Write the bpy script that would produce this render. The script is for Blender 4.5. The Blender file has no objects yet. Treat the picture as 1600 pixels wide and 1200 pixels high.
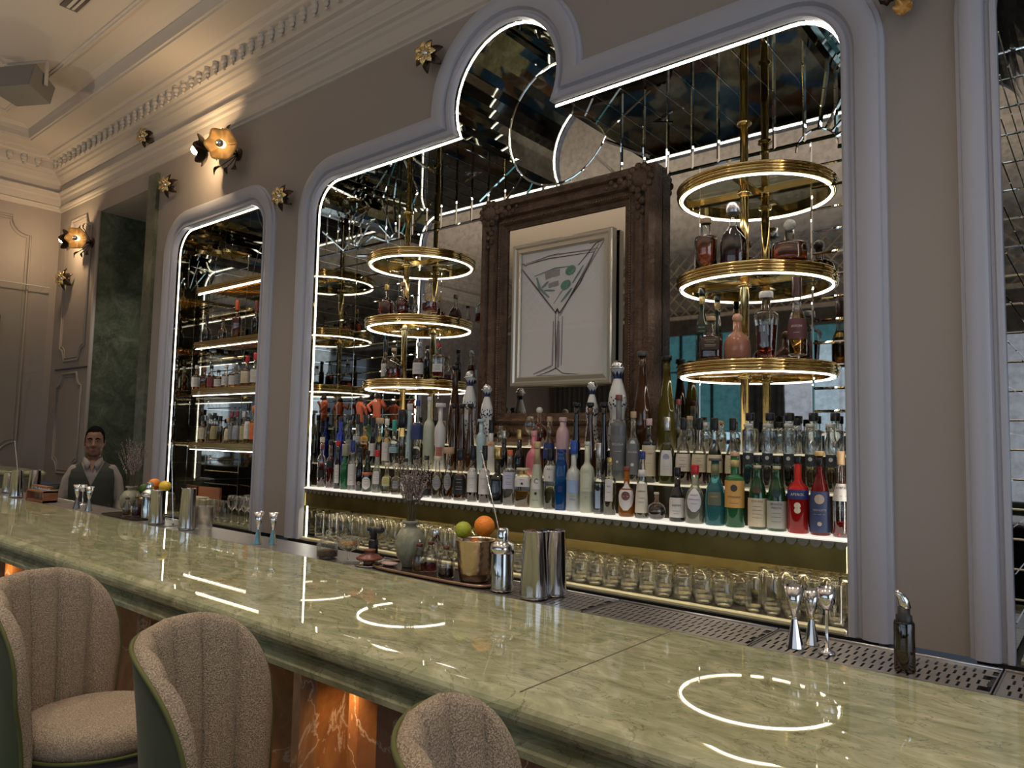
import bpy, bmesh, math, random
from mathutils import Vector, Matrix, noise
random.seed(7)
C = bpy.context.scene.collection
SC = bpy.context.scene
PI = math.pi
# ------------------------------------------------------------------ camera
H = 1.65      # eye height; the room floor lies at FL
FL = .15
F = 1137.43
CR = Vector((0.77068, 0.63688, 0.02083)); CD = Vector((-0.03228, 0.07166, -0.99691)); CF = Vector((-0.63641, 0.76762, 0.07578))
cam = bpy.data.cameras.new('camera'); cam.sensor_width = 36; cam.lens = F / 1600 * 36; cam.clip_start = .02
co = bpy.data.objects.new('camera', cam); C.objects.link(co); SC.camera = co
co.matrix_world = Matrix(((CR.x, -CD.x, -CF.x, 0), (CR.y, -CD.y, -CF.y, 0), (CR.z, -CD.z, -CF.z, H), (0, 0, 0, 1)))
# ------------------------------------------------------------------ view, world, large lights
SC.view_settings.view_transform = 'Standard'; SC.view_settings.look = 'None'
SC.view_settings.gamma = 1; SC.view_settings.use_curve_mapping = False; SC.view_settings.exposure = 0.42
cy = SC.cycles
cy.use_denoising = True; cy.max_bounces = 9; cy.diffuse_bounces = 3; cy.glossy_bounces = 6; cy.transmission_bounces = 6
cy.transparent_max_bounces = 20; cy.caustics_reflective = False; cy.caustics_refractive = False; cy.use_light_tree = True
cy.sample_clamp_indirect = 4.0; cy.use_adaptive_sampling = True; cy.adaptive_threshold = 0.02
w = bpy.data.worlds.new('world'); SC.world = w; w.use_nodes = True
w.node_tree.nodes['Background'].inputs[0].default_value = (.55, .68, .9, 1); w.node_tree.nodes['Background'].inputs[1].default_value = .35


def light(kind, name, loc, energy, color, rot=(0, 0, 0), **kw):
    l = bpy.data.lights.new(name, kind); l.energy = energy; l.color = color
    for k, v in kw.items(): setattr(l, k, v)
    o = bpy.data.objects.new(name, l); o.location = loc; o.rotation_euler = rot; C.objects.link(o)
    return o


WARM = (1, .74, .48); COOL = (.72, .84, 1)
# added upward spots without fittings, to brighten the ceiling
for lx, ly in ((-6.8, -1.0), (-4.2, -1.0), (-1.4, -1.0), (1.6, -1.0)):
    light("SPOT", "added_ceiling_fill", (lx, ly, 2.3), 125, (1, .82, .64), (PI, 0, 0), spot_size=math.radians(150), spot_blend=.9, shadow_soft_size=.12)
# daylight from the tall windows on the far right of the room, and the dim warm downlights of the room
light('AREA', 'daylight', (4.7, -.2, 2.3), 55, COOL, (0, math.radians(84), 0), shape='RECTANGLE', size=2.6, size_y=5)
light('AREA', 'street_window_light', (-1.0, -5.0, 2.0), 22, (.8, .86, 1), (math.radians(86), 0, 0), shape='RECTANGLE', size=6, size_y=2.4)
for lx, ly in ((-7.2, .2), (-5.6, 1.35), (-3.7, 1.35), (-1.9, 1.35), (-.2, 1.35), (-4.6, -.4), (-2.6, -.4), (-.6, -.4), (1.6, .8)):
    light('SPOT', 'ceiling_downlight', (lx, ly, 4.6), 78, (1, .85, .68), (0, 0, 0), spot_size=math.radians(95), spot_blend=.8, shadow_soft_size=.06)


# ------------------------------------------------------------------ helpers
def at(px, py, Y):
    v = CR * (px - 800) + CD * (py - 600) + CF * F
    v = v * (Y / v.y); return Vector((v.x, Y, v.z + H))


def atz(px, py, z):
    v = CR * (px - 800) + CD * (py - 600) + CF * F
    v = v * ((z - H) / v.z); return Vector((v.x, v.y, z))


CAM_SCALE = 1.0     # mesh factor of groups scaled about the camera; their positions carry it baked


class MB:
    def __init__(s): s.v = []; s.f = []; s.sm = []; s.mi = []; s.m = 0

    def add(s, vs, fs, smooth=False, M=None):
        b = len(s.v)
        for p in vs: s.v.append(tuple(M @ Vector(p)) if M else tuple(p))
        for f in fs: s.f.append([b + i for i in f]); s.sm.append(smooth); s.mi.append(s.m)
        return s

    def box(s, x0, x1, y0, y1, z0, z1, M=None):
        vs = [(x, y, z) for x in (x0, x1) for y in (y0, y1) for z in (z0, z1)]
        return s.add(vs, [(0, 1, 3, 2), (4, 6, 7, 5), (0, 4, 5, 1), (2, 3, 7, 6), (0, 2, 6, 4), (1, 5, 7, 3)], False, M)

    def rbox(s, x0, x1, y0, y1, z0, z1, r=.004, M=None):
        # box with chamfered vertical and top edges
        def ring(i, z): return [(x0 + i + (r if k in (0, 7) else 0) * 0, 0, 0) for k in range(1)]
        a = []
        for (z, e) in ((z0, r), (z0 + r, 0), (z1 - r, 0), (z1, r)):
            X0, X1, Y0, Y1 = x0 + e, x1 - e, y0 + e, y1 - e
            a.append([(X0 + r, Y0, z), (X1 - r, Y0, z), (X1, Y0 + r, z), (X1, Y1 - r, z), (X1 - r, Y1, z), (X0 + r, Y1, z), (X0, Y1 - r, z), (X0, Y0 + r, z)])
        return s.loft(a, caps=True, smooth=False, M=M)

    def loft(s, rings, caps=False, closed=True, smooth=True, M=None):
        n = len(rings[0]); vs = [p for r in rings for p in r]; fs = []
        for i in range(len(rings) - 1):
            for j in range(n if closed else n - 1):
                k = (j + 1) % n
                fs.append((i * n + j, i * n + k, (i + 1) * n + k, (i + 1) * n + j))
        s.add(vs, fs, smooth, M)
        if caps:
            b = len(s.v) - len(vs)
            s.f.append([b + j for j in range(n)][::-1]); s.sm.append(False); s.mi.append(s.m)
            s.f.append([b + (len(rings) - 1) * n + j for j in range(n)]); s.sm.append(False); s.mi.append(s.m)
        return s

    def lathe(s, prof, seg=20, c=(0, 0, 0), M=None, sq=None, flat=1.0, smooth=True, wave=0, nw=0):
        """prof [(r,z)]; sq: superellipse exponent where r is wide"""
        rings = []; rm = max(p[0] for p in prof)
        for r, z in prof:
            ring = []
            for k in range(seg):
                a = 2 * PI * (k + .5) / seg; ca, sa = math.cos(a), math.sin(a); rr = max(r, 1e-4)
                if sq and r > rm * .55:
                    e = sq; rr = r / ((abs(ca) ** e + abs(sa) ** e) ** (1 / e))
                if wave and r > rm * .5: rr *= 1 + wave * math.cos(nw * a)
                fl = flat if r > rm * .45 else 1
                ring.append((c[0] + rr * ca, c[1] + rr * sa * fl, c[2] + z))
            rings.append(ring)
        return s.loft(rings, caps=True, smooth=smooth, M=M)

    def tube(s, pts, r, seg=8, caps=True, closed=False, smooth=True):
        pts = [Vector(p) for p in pts]; n = len(pts)
        rs = r if isinstance(r, (list, tuple)) else [r] * n
        rings = []; up = None
        for i, p in enumerate(pts):
            if closed: t = pts[(i + 1) % n] - pts[i - 1]
            else: t = pts[min(i + 1, n - 1)] - pts[max(i - 1, 0)]
            if t.length < 1e-9: t = Vector((0, 0, 1))
            t.normalize()
            if up is None: up = Vector((0, 0, 1)) if abs(t.z) < .9 else Vector((1, 0, 0))
            u = up - t * up.dot(t)
            if u.length < 1e-6: u = t.orthogonal()
            u.normalize(); v = t.cross(u); up = u
            rings.append([tuple(p + (u * math.cos(2 * PI * k / seg) + v * math.sin(2 * PI * k / seg)) * rs[i]) for k in range(seg)])
        if closed: rings.append(rings[0])
        return s.loft(rings, caps=caps and not closed, smooth=smooth)

    def sphere(s, c, r, u=14, v=9, sc=(1, 1, 1), M=None):
        c = Vector(c); rings = []
        for i in range(v + 1):
            t = PI * i / v; rings.append([(c.x + max(math.sin(t), .001) * r * sc[0] * math.cos(2 * PI * k / u), c.y + max(math.sin(t), .001) * r * sc[1] * math.sin(2 * PI * k / u), c.z - r * sc[2] * math.cos(t)) for k in range(u)])
        return s.loft(rings, caps=True, M=M)

    def poly(s, pts, M=None): return s.add(pts, [tuple(range(len(pts)))], False, M)

    def extrude(s, poly, d0, d1, M=None):
        """poly in local xy, extruded along local z from d0 to d1"""
        n = len(poly)
        vs = [(p[0], p[1], d0) for p in poly] + [(p[0], p[1], d1) for p in poly]
        fs = [tuple(range(n))[::-1], tuple(range(n, 2 * n))] + [(i, (i + 1) % n, n + (i + 1) % n, n + i) for i in range(n)]
        return s.add(vs, fs, False, M)

    def mesh(s, name):
        me = bpy.data.meshes.new(name); me.from_pydata([(x * CAM_SCALE, y * CAM_SCALE, z * CAM_SCALE) for x, y, z in s.v], [], s.f)
        for i, p in enumerate(me.polygons): p.use_smooth = s.sm[i]; p.material_index = s.mi[i]
        me.update(); return me

    def build(s, name, m, parent=None, loc=None, rz=0, fix=True):
        me = s.mesh(name)
        if fix:
            bm = bmesh.new(); bm.from_mesh(me); bmesh.ops.recalc_face_normals(bm, faces=bm.faces); bm.to_mesh(me); bm.free()
        for x in (m if isinstance(m, (list, tuple)) else [m]): me.materials.append(x)
        o = bpy.data.objects.new(name, me); C.objects.link(o)
        if parent: o.parent = parent
        if loc is not None: o.location = loc
        if rz: o.rotation_euler.z = rz
        return o


def tag(o, label, cat, group=None, kind=None):
    if label: o['label'] = label
    if cat: o['category'] = cat
    if group: o['group'] = group
    if kind: o['kind'] = kind
    return o


def thing(name, label, cat, loc=(0, 0, 0), rz=0, group=None):
    o = bpy.data.objects.new(name, None); C.objects.link(o); o.location = loc; o.rotation_euler.z = rz
    o.empty_display_size = .05
    return tag(o, label, cat, group)


def struct(o, label=None):
    o['kind'] = 'structure'
    if label: o['label'] = label
    return o


def copy_tree(o, parent=None):
    c = o.copy(); C.objects.link(c)
    if parent: c.parent = parent
    for ch in list(o.children): copy_tree(ch, c)
    return c


# ------------------------------------------------------------------ materials
MATS = {}


def nd(nt, t, **kw):
    n = nt.nodes.new(t)
    for k, v in kw.items():
        if k in n.inputs: n.inputs[k].default_value = v
        else: setattr(n, k, v)
    return n


def mat(name, col, rough=.5, metal=0, coat=0, emis=None, es=0, trans=0, ior=1.45, sheen=0, bump=None, var=None, spec=.5, sss=0):
    """bump=(scale,strength); var=(scale,colour2,lo,hi)"""
    if name in MATS: return MATS[name]
    m = bpy.data.materials.new(name); m.use_nodes = True; nt = m.node_tree; b = nt.nodes['Principled BSDF']
    b.inputs['Base Color'].default_value = (*col, 1); b.inputs['Roughness'].default_value = rough; b.inputs['Metallic'].default_value = metal
    b.inputs['Coat Weight'].default_value = coat; b.inputs['Transmission Weight'].default_value = trans; b.inputs['IOR'].default_value = ior
    b.inputs['Sheen Weight'].default_value = sheen; b.inputs['Specular IOR Level'].default_value = spec; b.inputs['Subsurface Weight'].default_value = sss
    if emis: b.inputs['Emission Color'].default_value = (*emis, 1); b.inputs['Emission Strength'].default_value = es
    tc = nd(nt, 'ShaderNodeTexCoord')
    if var:
        n = nd(nt, 'ShaderNodeTexNoise', Scale=var[0], Detail=6.0); nt.links.new(tc.outputs['Object'], n.inputs['Vector'])
        r = nd(nt, 'ShaderNodeValToRGB'); r.color_ramp.elements[0].position = var[2]; r.color_ramp.elements[1].position = var[3]
        r.color_ramp.elements[0].color = (*col, 1); r.color_ramp.elements[1].color = (*var[1], 1)
        nt.links.new(n.outputs['Fac'], r.inputs['Fac']); nt.links.new(r.outputs['Color'], b.inputs['Base Color'])
    if bump:
        n = nd(nt, 'ShaderNodeTexNoise', Scale=bump[0], Detail=4.0); nt.links.new(tc.outputs['Object'], n.inputs['Vector'])
        bp = nd(nt, 'ShaderNodeBump', Strength=bump[1], Distance=.01); nt.links.new(n.outputs['Fac'], bp.inputs['Height']); nt.links.new(bp.outputs['Normal'], b.inputs['Normal'])
    MATS[name] = m; return m


def emit(name, col, s):
    if name in MATS: return MATS[name]
    m = bpy.data.materials.new(name); m.use_nodes = True; nt = m.node_tree; nt.nodes.remove(nt.nodes['Principled BSDF'])
    e = nd(nt, 'ShaderNodeEmission', Color=(*col, 1), Strength=s); nt.links.new(e.outputs[0], nt.nodes['Material Output'].inputs[0]); MATS[name] = m; return m


def shellglass(name, tint=(.96, .97, .96), g=1.0, rough=.01, diff=None):
    """thin glass wall: see-through with Fresnel reflection"""
    if name in MATS: return MATS[name]
    m = bpy.data.materials.new(name); m.use_nodes = True; nt = m.node_tree; nt.nodes.remove(nt.nodes['Principled BSDF'])
    t = nd(nt, 'ShaderNodeBsdfTransparent', Color=(*tint, 1)); gl = nd(nt, 'ShaderNodeBsdfGlossy', Roughness=rough, Color=(.95, .95, .95, 1))
    lw = nd(nt, 'ShaderNodeLayerWeight', Blend=.35)
    ml = nd(nt, 'ShaderNodeMath', operation='MULTIPLY_ADD'); ml.inputs[1].default_value = g * .85; ml.inputs[2].default_value = .05
    nt.links.new(lw.outputs['Fresnel'], ml.inputs[0])
    mx = nd(nt, 'ShaderNodeMixShader'); nt.links.new(ml.outputs[0], mx.inputs[0]); nt.links.new(t.outputs[0], mx.inputs[1]); nt.links.new(gl.outputs[0], mx.inputs[2])
    out = mx.outputs[0]
    if diff:
        d = nd(nt, 'ShaderNodeBsdfPrincipled', Roughness=.35); d.inputs['Base Color'].default_value = (*diff[0], 1)
        m2 = nd(nt, 'ShaderNodeMixShader'); m2.inputs[0].default_value = diff[1]; nt.links.new(out, m2.inputs[1]); nt.links.new(d.outputs[0], m2.inputs[2]); out = m2.outputs[0]
    nt.links.new(out, nt.nodes['Material Output'].inputs[0]); MATS[name] = m; return m


def mirror_mat(name, c1, c2, rough=.02, scale=3.0, lo=.42, hi=.7):
    m = mat(name, c1, rough, 1, var=(scale, c2, lo, hi)); return m


M_wall = mat('taupe_wall_paint', (.325, .285, .26), .55, bump=(90, .03))
M_frame = mat('satin_frame_paint', (.42, .425, .49), .32)
M_ceil = mat('ceiling_paint', (.52, .47, .42), .7)
M_mir = mirror_mat('antiqued_mirror', (.50, .51, .51), (.38, .38, .38), .02, 38, .40, .68)
M_mirs = mirror_mat('soffit_mirror', (.42, .42, .37), (.20, .19, .15), .03, 5, .4, .7)
M_bev = mat('bevelled_mirror_edge', (.86, .88, .88), .02, 1)
M_line = mat('dark_joint', (.02, .02, .02), .4)
M_brass = mat('polished_brass', (.80, .60, .27), .13, 1)
M_brassd = mat('aged_brass_panel', (.50, .38, .13), .42, 1, var=(3, (.22, .17, .05), .35, .7))
M_led = emit('led_strip', (1, .93, .82), 11)
M_ledw = emit('warm_led', (1, .66, .28), 9)
M_white = mat('white_shelf', (.8, .78, .74), .3, emis=(1, .93, .82), es=.5)
M_dark = mat('dark_cabinet', (.012, .012, .013), .45)
M_chrome = mat('polished_steel', (.78, .78, .79), .09, 1)
M_steel = mat('brushed_steel', (.42, .41, .41), .3, 1)
M_tray = mat('drip_tray_steel', (.40, .37, .35), .32, .85)
M_clear = shellglass('clear_glass')
M_ware = shellglass('cut_glassware', (.97, .96, .93), .75, .08)
M_pane = shellglass('glass_pane', (.90, .93, .91), .5)


def marble(name, c1, c2, c3, rough, scale=(1, 1, 1), vein=(.03, .04, .02), coat=0, emis=None):
    m = bpy.data.materials.new(name); m.use_nodes = True; nt = m.node_tree; b = nt.nodes['Principled BSDF']
    tc = nd(nt, 'ShaderNodeTexCoord'); mp = nd(nt, 'ShaderNodeMapping'); mp.inputs['Scale'].default_value = scale; mp.inputs['Rotation'].default_value = (0, 0, .25)
    nt.links.new(tc.outputs['Object'], mp.inputs['Vector'])
    n1 = nd(nt, 'ShaderNodeTexNoise', Scale=3.0, Detail=9.0, Roughness=.65, Distortion=1.2); nt.links.new(mp.outputs[0], n1.inputs['Vector'])
    r1 = nd(nt, 'ShaderNodeValToRGB'); e = r1.color_ramp.elements; e[0].position = .3; e[0].color = (*c1, 1); e[1].position = .72; e[1].color = (*c3, 1)
    e2 = e.new(.52); e2.color = (*c2, 1); nt.links.new(n1.outputs['Fac'], r1.inputs['Fac'])
    n2 = nd(nt, 'ShaderNodeTexNoise', Scale=2.3, Detail=7.0, Roughness=.6, Distortion=2.0); nt.links.new(mp.outputs[0], n2.inputs['Vector'])
    r2 = nd(nt, 'ShaderNodeValToRGB'); f = r2.color_ramp.elements; f[0].position = .485; f[0].color = (0, 0, 0, 1); f[1].position = .515; f[1].color = (0, 0, 0, 1)
    g = f.new(.5); g.color = (1, 1, 1, 1); nt.links.new(n2.outputs['Fac'], r2.inputs['Fac'])
    n3 = nd(nt, 'ShaderNodeTexNoise', Scale=5.0, Detail=3.0); nt.links.new(mp.outputs[0], n3.inputs['Vector'])
    mm = nd(nt, 'ShaderNodeMath', operation='MULTIPLY'); nt.links.new(r2.outputs[0], mm.inputs[0]); nt.links.new(n3.outputs['Fac'], mm.inputs[1])
    mx = nd(nt, 'ShaderNodeMix', data_type='RGBA'); nt.links.new(mm.outputs[0], mx.inputs[0]); nt.links.new(r1.outputs[0], mx.inputs[6]); mx.inputs[7].default_value = (*vein, 1)
    nt.links.new(mx.outputs[2], b.inputs['Base Color']); b.inputs['Roughness'].default_value = rough; b.inputs['Coat Weight'].default_value = coat
    if emis:
        nt.links.new(mx.outputs[2], b.inputs['Emission Color']); b.inputs['Emission Strength'].default_value = emis
    MATS[name] = m; return m


M_marble = marble('green_marble_counter', (.19, .20, .115), (.31, .315, .19), (.47, .46, .32), .018, (2.6, 6.0, 5), (.04, .04, .02))
M_dkmarble = marble('dark_green_marble', (.045, .055, .036), (.09, .105, .07), (.18, .19, .14), .3, (2, 2, 2), (.2, .2, .15))
M_onyx = marble('amber_onyx', (.10, .035, .012), (.26, .11, .035), (.42, .22, .08), .22, (1.6, 1.6, .9), (.62, .52, .42))
# ------------------------------------------------------------------ room dimensions
YW, YP, YM = 2.79, 2.755, 3.30         # wall face, frame face, back mirror
XE, XR, YB = -8.65, 4.9, -5.2
ZB, ZT = .985, 3.32                     # niche sill and top
NICHES = {'left': (-6.0, -4.64), 'main': (-4.06, -.745), 'right': (-.26, 1.1)}
KX, KZ, KR = -2.43, 3.485, .368


def arc(cx, cz, r, a0, a1, n): return [(cx + r * math.cos(math.radians(a0 + (a1 - a0) * i / n)), cz + r * math.sin(math.radians(a0 + (a1 - a0) * i / n))) for i in range(n + 1)]


def outline(name, d=0.0):
    x0, x1 = NICHES[name]; r = .2; p = [(x0 - d, ZB)]
    p += arc(x0 + r, ZT - r, r + d, 180, 90, 10)
    if name == 'main':
        a = math.degrees(math.asin((KZ - ZT - d) / (KR + d))); p += arc(KX, KZ, KR + d, 180 + a, -a, 26)
    p += arc(x1 - r, ZT - r, r + d, 90, 0, 10); p.append((x1 + d, ZB))
    return p


# ------------------------------------------------------------------ back wall with its openings
def filled(name, outer, holes, y, m):
    bm = bmesh.new(); es = []
    for loop in [outer] + holes:
        vs = [bm.verts.new((x, y, z)) for x, z in loop]
        for i in range(len(vs)): es.append(bm.edges.new((vs[i], vs[(i + 1) % len(vs)])))
    bmesh.ops.triangle_fill(bm, use_beauty=True, edges=es, normal=(0, -1, 0))
    me = bpy.data.meshes.new(name); bm.to_mesh(me); bm.free(); me.materials.append(m)
    o = bpy.data.objects.new(name, me); C.objects.link(o); return o


AX0, AX1, AZT = -7.62, -6.36, 3.80   # alcove opening
outer = [(XE, 0), (AX0, 0), (AX0, AZT), (AX1 - .02, AZT), (AX1 - .02, 0), (-6.34, 0), (-6.34, ZB), (XR, ZB), (XR, 4.6), (XE, 4.6)]
ow = filled('wall_back', outer, [[(x, z + (.0005 if k in (0, len(outline(n)) - 1) else 0)) for k, (x, z) in enumerate(outline(n))] for n in NICHES], YW, M_wall); struct(ow)
FR_PROF = [(.0, .03), (.0, -.012), (.008, -.018), (.022, -.018), (.03, -.004), (.04, -.004), (.05, -.022), (.075, -.034), (.118, -.034), (.13, -.028), (.134, -.016), (.148, -.012), (.15, 0.0), (.15, .004)]


def sweep_xz(path, prof, name, m, scale=1):
    mb = MB(); rows = [[(x, YW + dy, z) for x, z in outline(path, d * scale)] for d, dy in prof]; path = outline(path)
    n = len(path); vs = [p for r in rows for p in r]; fs = []
    for i in range(len(rows) - 1):
        for j in range(n - 1): fs.append((i * n + j, i * n + j + 1, (i + 1) * n + j + 1, (i + 1) * n + j))
    mb.add(vs, fs, False)
    mb.add([r[0] for r in rows], [tuple(range(len(rows)))]); mb.add([r[-1] for r in rows], [tuple(range(len(rows)))])
    o = mb.build(name, m); return o


idx = 0
for nm, lab in (('left', 'small left'), ('main', 'large keyhole-topped'), ('right', 'right-hand')):
    idx += 1
    p = outline(nm); x0, x1 = NICHES[nm]
    o = sweep_xz(nm, FR_PROF, 'trim_%d' % idx, M_frame, 1.0 if nm != 'right' else .8); struct(o, 'pale grey moulded arch frame around the %s mirror niche' % lab)
    o.modifiers.new('b', 'EDGE_SPLIT').split_angle = math.radians(35)
    for pl in o.data.polygons: pl.use_smooth = True
    # jamb and soffit lining: faceted mirror
    mb = MB(); n = len(p)
    mb.add([(x, YW + .025, z) for x, z in p] + [(x, YM, z) for x, z in p], [(j, j + 1, n + j + 1, n + j) for j in range(n - 1)])
    struct(mb.build('wall_niche_lining', M_mirs, fix=False), 'mirrored lining of the %s niche' % lab)
    o = filled('wall_niche_mirror', p, [], YM, M_mir); struct(o, 'antiqued mirror at the back of the %s niche' % lab)
    # led line at the inner edge of the frame
    q = outline(nm, -.0040)
    mb = MB(); mb.tube([(x, YW + .05, z) for x, z in q], .0032, 6)
    if nm != 'right': o = tag(mb.build('led_strip', M_led), 'white LED strip lining the inner edge of the %s niche' % lab, 'light strip')
    # sill
    mb = MB(); mb.box(x0 - .1, x1 + .1, YW - .02, YM + .05, ZB - .03, ZB)
    struct(mb.build('trim_sill', M_dark), 'dark sill under the %s niche' % lab)


# bevel bars: thin mirrored wedges laid on the back mirror and the soffit
def bar_xz(mb, a, b, wd=.009, y=YM):
    a = Vector((a[0], y - .0005, a[1])); b = Vector((b[0], y - .0005, b[1])); t = (b - a).normalized(); s = Vector((-t.z, 0, t.x)) * wd; u = Vector((0, -wd * .35, 0))
    vs = [a - s, a + u, a + s, b - s, b + u, b + s]
    mb.add(vs, [(0, 1, 4, 3), (1, 2, 5, 4)])


def clipx(nm): return NICHES[nm]


ZB1 = 3.02
mb = MB(); x0, x1 = NICHES['main']
k = x0 + .14
while k < x1 - .02:
    if not (KX - KR < k < KX + KR): bar_xz(mb, (k, ZB1), (k, ZT))
    k += .137
bar_xz(mb, (x0, ZB1), (KX - .5, ZB1)); bar_xz(mb, (KX + .5, ZB1), (x1, ZB1))
cp = arc(KX, KZ, KR - .004, 0, 360, 40)
for a, b in zip(cp[:-1], cp[1:]):
    if min(a[1], b[1]) < ZT + .02 or True: bar_xz(mb, a, b, .006)
for d in (-165, -150, -135, -120, -105, -90, -75, -60, -45, -30, -15):
    c, s = math.cos(math.radians(d)), math.sin(math.radians(d)); e = .72 if d in (-165, -15) else .66
    bar_xz(mb, (KX + KR * c, KZ + KR * s), (KX + e * c * 1.05, KZ + e * s * 1.05))
for cx, dd in ((-.99, (-8, 22, 42, 62, 82)), (-3.80, (188, 158, 138, 118, 98, 60, 35))):
    for d in dd:
        c, s = math.cos(math.radians(d)), math.sin(math.radians(d)); e = .42
        ex, ez = cx + e * c, 2.98 + e * s
        if ex > x1: q = (x1 - cx - .09 * c) / (ex - cx - .09 * c); ex = x1; ez = 2.98 + .09 * s + (ez - 2.98 - .09 * s) * q
        if ex < x0: q = (x0 - cx - .09 * c) / (ex - cx - .09 * c); ex = x0; ez = 2.98 + .09 * s + (ez - 2.98 - .09 * s) * q
        if ez > ZT: q = (ZT - 2.98 - .09 * s) / (ez - 2.98 - .09 * s); ez = ZT; ex = cx + .09 * c + (ex - cx - .09 * c) * q
        bar_xz(mb, (cx + .09 * c, 2.98 + .09 * s), (ex, ez), .010)
    ap = arc(cx, 2.98, .09, 0, 180, 12)
    for a, b in zip(ap[:-1], ap[1:]): bar_xz(mb, a, b, .006)
for xx in (x1 - .27, x0 + .17): bar_xz(mb, (xx, 1.62), (xx, ZB1), .005)
z = 1.7
while z < ZB1 - .03:
    bar_xz(mb, (x1 - .27, z), (x1, z), .006); bar_xz(mb, (x0, z), (x0 + .5, z), .005); z += .1
for xx in (-3.35, -2.75, -2.05, -1.55): bar_xz(mb, (xx, 1.62), (xx, ZB1), .003)
struct(mb.build('trim_main_bevels', M_bev, fix=False), 'bevelled mirror strips radiating across the main niche mirror')
# the left return mirror's subway joints
mb = MB()
z = 1.62
while z < 3.3:
    mb.box(x0 + .0002, x0 + .002, YW + .05, YM, z, z + .004); z += .085
mb.box(x0 + .0002, x0 + .002, 3.04, 3.046, 1.3, 3.1)
# soffit joints
k = x0 + .25
while k < x1 - .2:
    if not (KX - KR < k < KX + KR): mb.box(k, k + .004, YW + .05, YM, ZT - .003, ZT - .0002)
    k += .137
struct(mb.build('trim_main_joints', M_bev), 'fine joints of the mirrored niche lining')
for nm in ('left', 'right'):
    x0, x1 = NICHES[nm]; mb = MB()
    for xx in (x0 + .28, x0 + .62, x1 - .45, x1 - .12): bar_xz(mb, (xx, 1.0), (xx, 3.2), .004)
    cx = (x0 + x1) / 2 + .1
    for r in (.2, .42):
        ap = arc(cx, 2.95, r, 20, 200, 14)
        for a, b in zip(ap[:-1], ap[1:]): bar_xz(mb, a, b, .006)
    for d in (30, 60, 90, 120, 150):
        c, s = math.cos(math.radians(d)), math.sin(math.radians(d)); bar_xz(mb, (cx + .08 * c, 2.95 + .08 * s), (cx + .38 * c, min(2.95 + .36 * s, 3.3)), .007)
    z = 1.1
    while z < 3.25: bar_xz(mb, (x0, z), (x0 + .28 if nm == 'left' else x1, z), .004); z += .11
    for i in range(14):
        zz = 1.1 + i * .15; mb.box(x0 + .0002, x0 + .002, YW + .05, YM, zz, zz + .004)
    struct(mb.build('trim_%s_bevels' % nm, M_bev, fix=False), 'bevelled strips on the %s niche mirror' % nm)


# ------------------------------------------------------------------ crown, ceiling, end wall
def sweep_h(path, prof, name, m, closed=False):
    """path: xy points; profile (d,z), d to the left of travel"""
    n = len(path); rows = []
    for d, z in prof:
        r = []
        for i, p in enumerate(path):
            ns = []
            if i > 0 or closed: q = path[i - 1]; a = (p[0] - q[0], p[1] - q[1]); l = math.hypot(*a); ns.append((-a[1] / l, a[0] / l))
            if i < n - 1 or closed: q = path[(i + 1) % n]; a = (q[0] - p[0], q[1] - p[1]); l = math.hypot(*a); ns.append((-a[1] / l, a[0] / l))
            if len(ns) == 2: bx, by = ns[0][0] + ns[1][0], ns[0][1] + ns[1][1]; k = 1 / (bx * ns[0][0] + by * ns[0][1]); r.append((p[0] + bx * k * d, p[1] + by * k * d, z))
            else: r.append((p[0] + ns[0][0] * d, p[1] + ns[0][1] * d, z))
        if closed: r.append(r[0])
        rows.append(r)
    mb = MB(); nn = len(rows[0]); vs = [p for r in rows for p in r]
    mb.add(vs, [(i * nn + j, i * nn + j + 1, (i + 1) * nn + j + 1, (i + 1) * nn + j) for i in range(len(rows) - 1) for j in range(nn - 1)])
    return mb.build(name, m)


WP = [(XR, YW), (XE, YW), (XE, YB), (XR, YB)]
CP = [(.0, 3.97), (.012, 3.975), (.014, 3.99), (.028, 4.0), (.032, 4.02), (.018, 4.03), (.018, 4.10), (.034, 4.115), (.036, 4.14), (.055, 4.15), (.06, 4.165), (.02, 4.175), (.02, 4.255),
      (.03, 4.26), (.05, 4.29), (.085, 4.31), (.09, 4.33), (.12, 4.335), (.125, 4.355), (.15, 4.37), (.16, 4.44), (.20, 4.45), (.21, 4.465), (.24, 4.47), (.245, 4.49), (.27, 4.5), (.46, 4.5), (.465, 4.515), (.48, 4.515), (.485, 4.56), (.50, 4.60), (.56, 4.62)]
struct(sweep_h(WP, CP, 'trim_crown', M_ceil, closed=True), 'deep plaster crown moulding around the room')
TR = [(.72, 4.6205), (.722, 4.612), (.735, 4.610), (.74, 4.602), (.755, 4.602), (.76, 4.611), (.775, 4.612), (.777, 4.6205)]
struct(sweep_h(WP, TR, 'trim_ceiling_bead', M_ceil, closed=True), 'thin bead moulding on the ceiling')
mb = MB(); mb.box(XE + .5, XR - .5, YB + .5, YW - .5, 4.62, 4.66); struct(mb.build('ceiling', M_ceil))
# acanthus dentils under the fascia
mb = MB()


def dent(cx, cy, ax):
    for k, (o, z, r) in enumerate(((0, 4.385, .026), (0, 4.415, .034), (.0, 4.44, .03))):
        mb.sphere((cx, cy, z), r, 8, 5, (1, .55 + .15 * k, .8) if ax == 0 else (.55 + .15 * k, 1, .8))
    mb.sphere((cx, cy, 4.355), .014, 6, 4)


x = XE + .25
while x < -1.2: dent(x, YW - .165, 0); x += .125
y = YW - .3
while y > 0: dent(XE + .165, y, 1); y -= .125
o = struct(mb.build('trim_dentils', M_ceil, fix=False), 'row of leaf-shaped dentils under the ceiling fascia')
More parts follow.
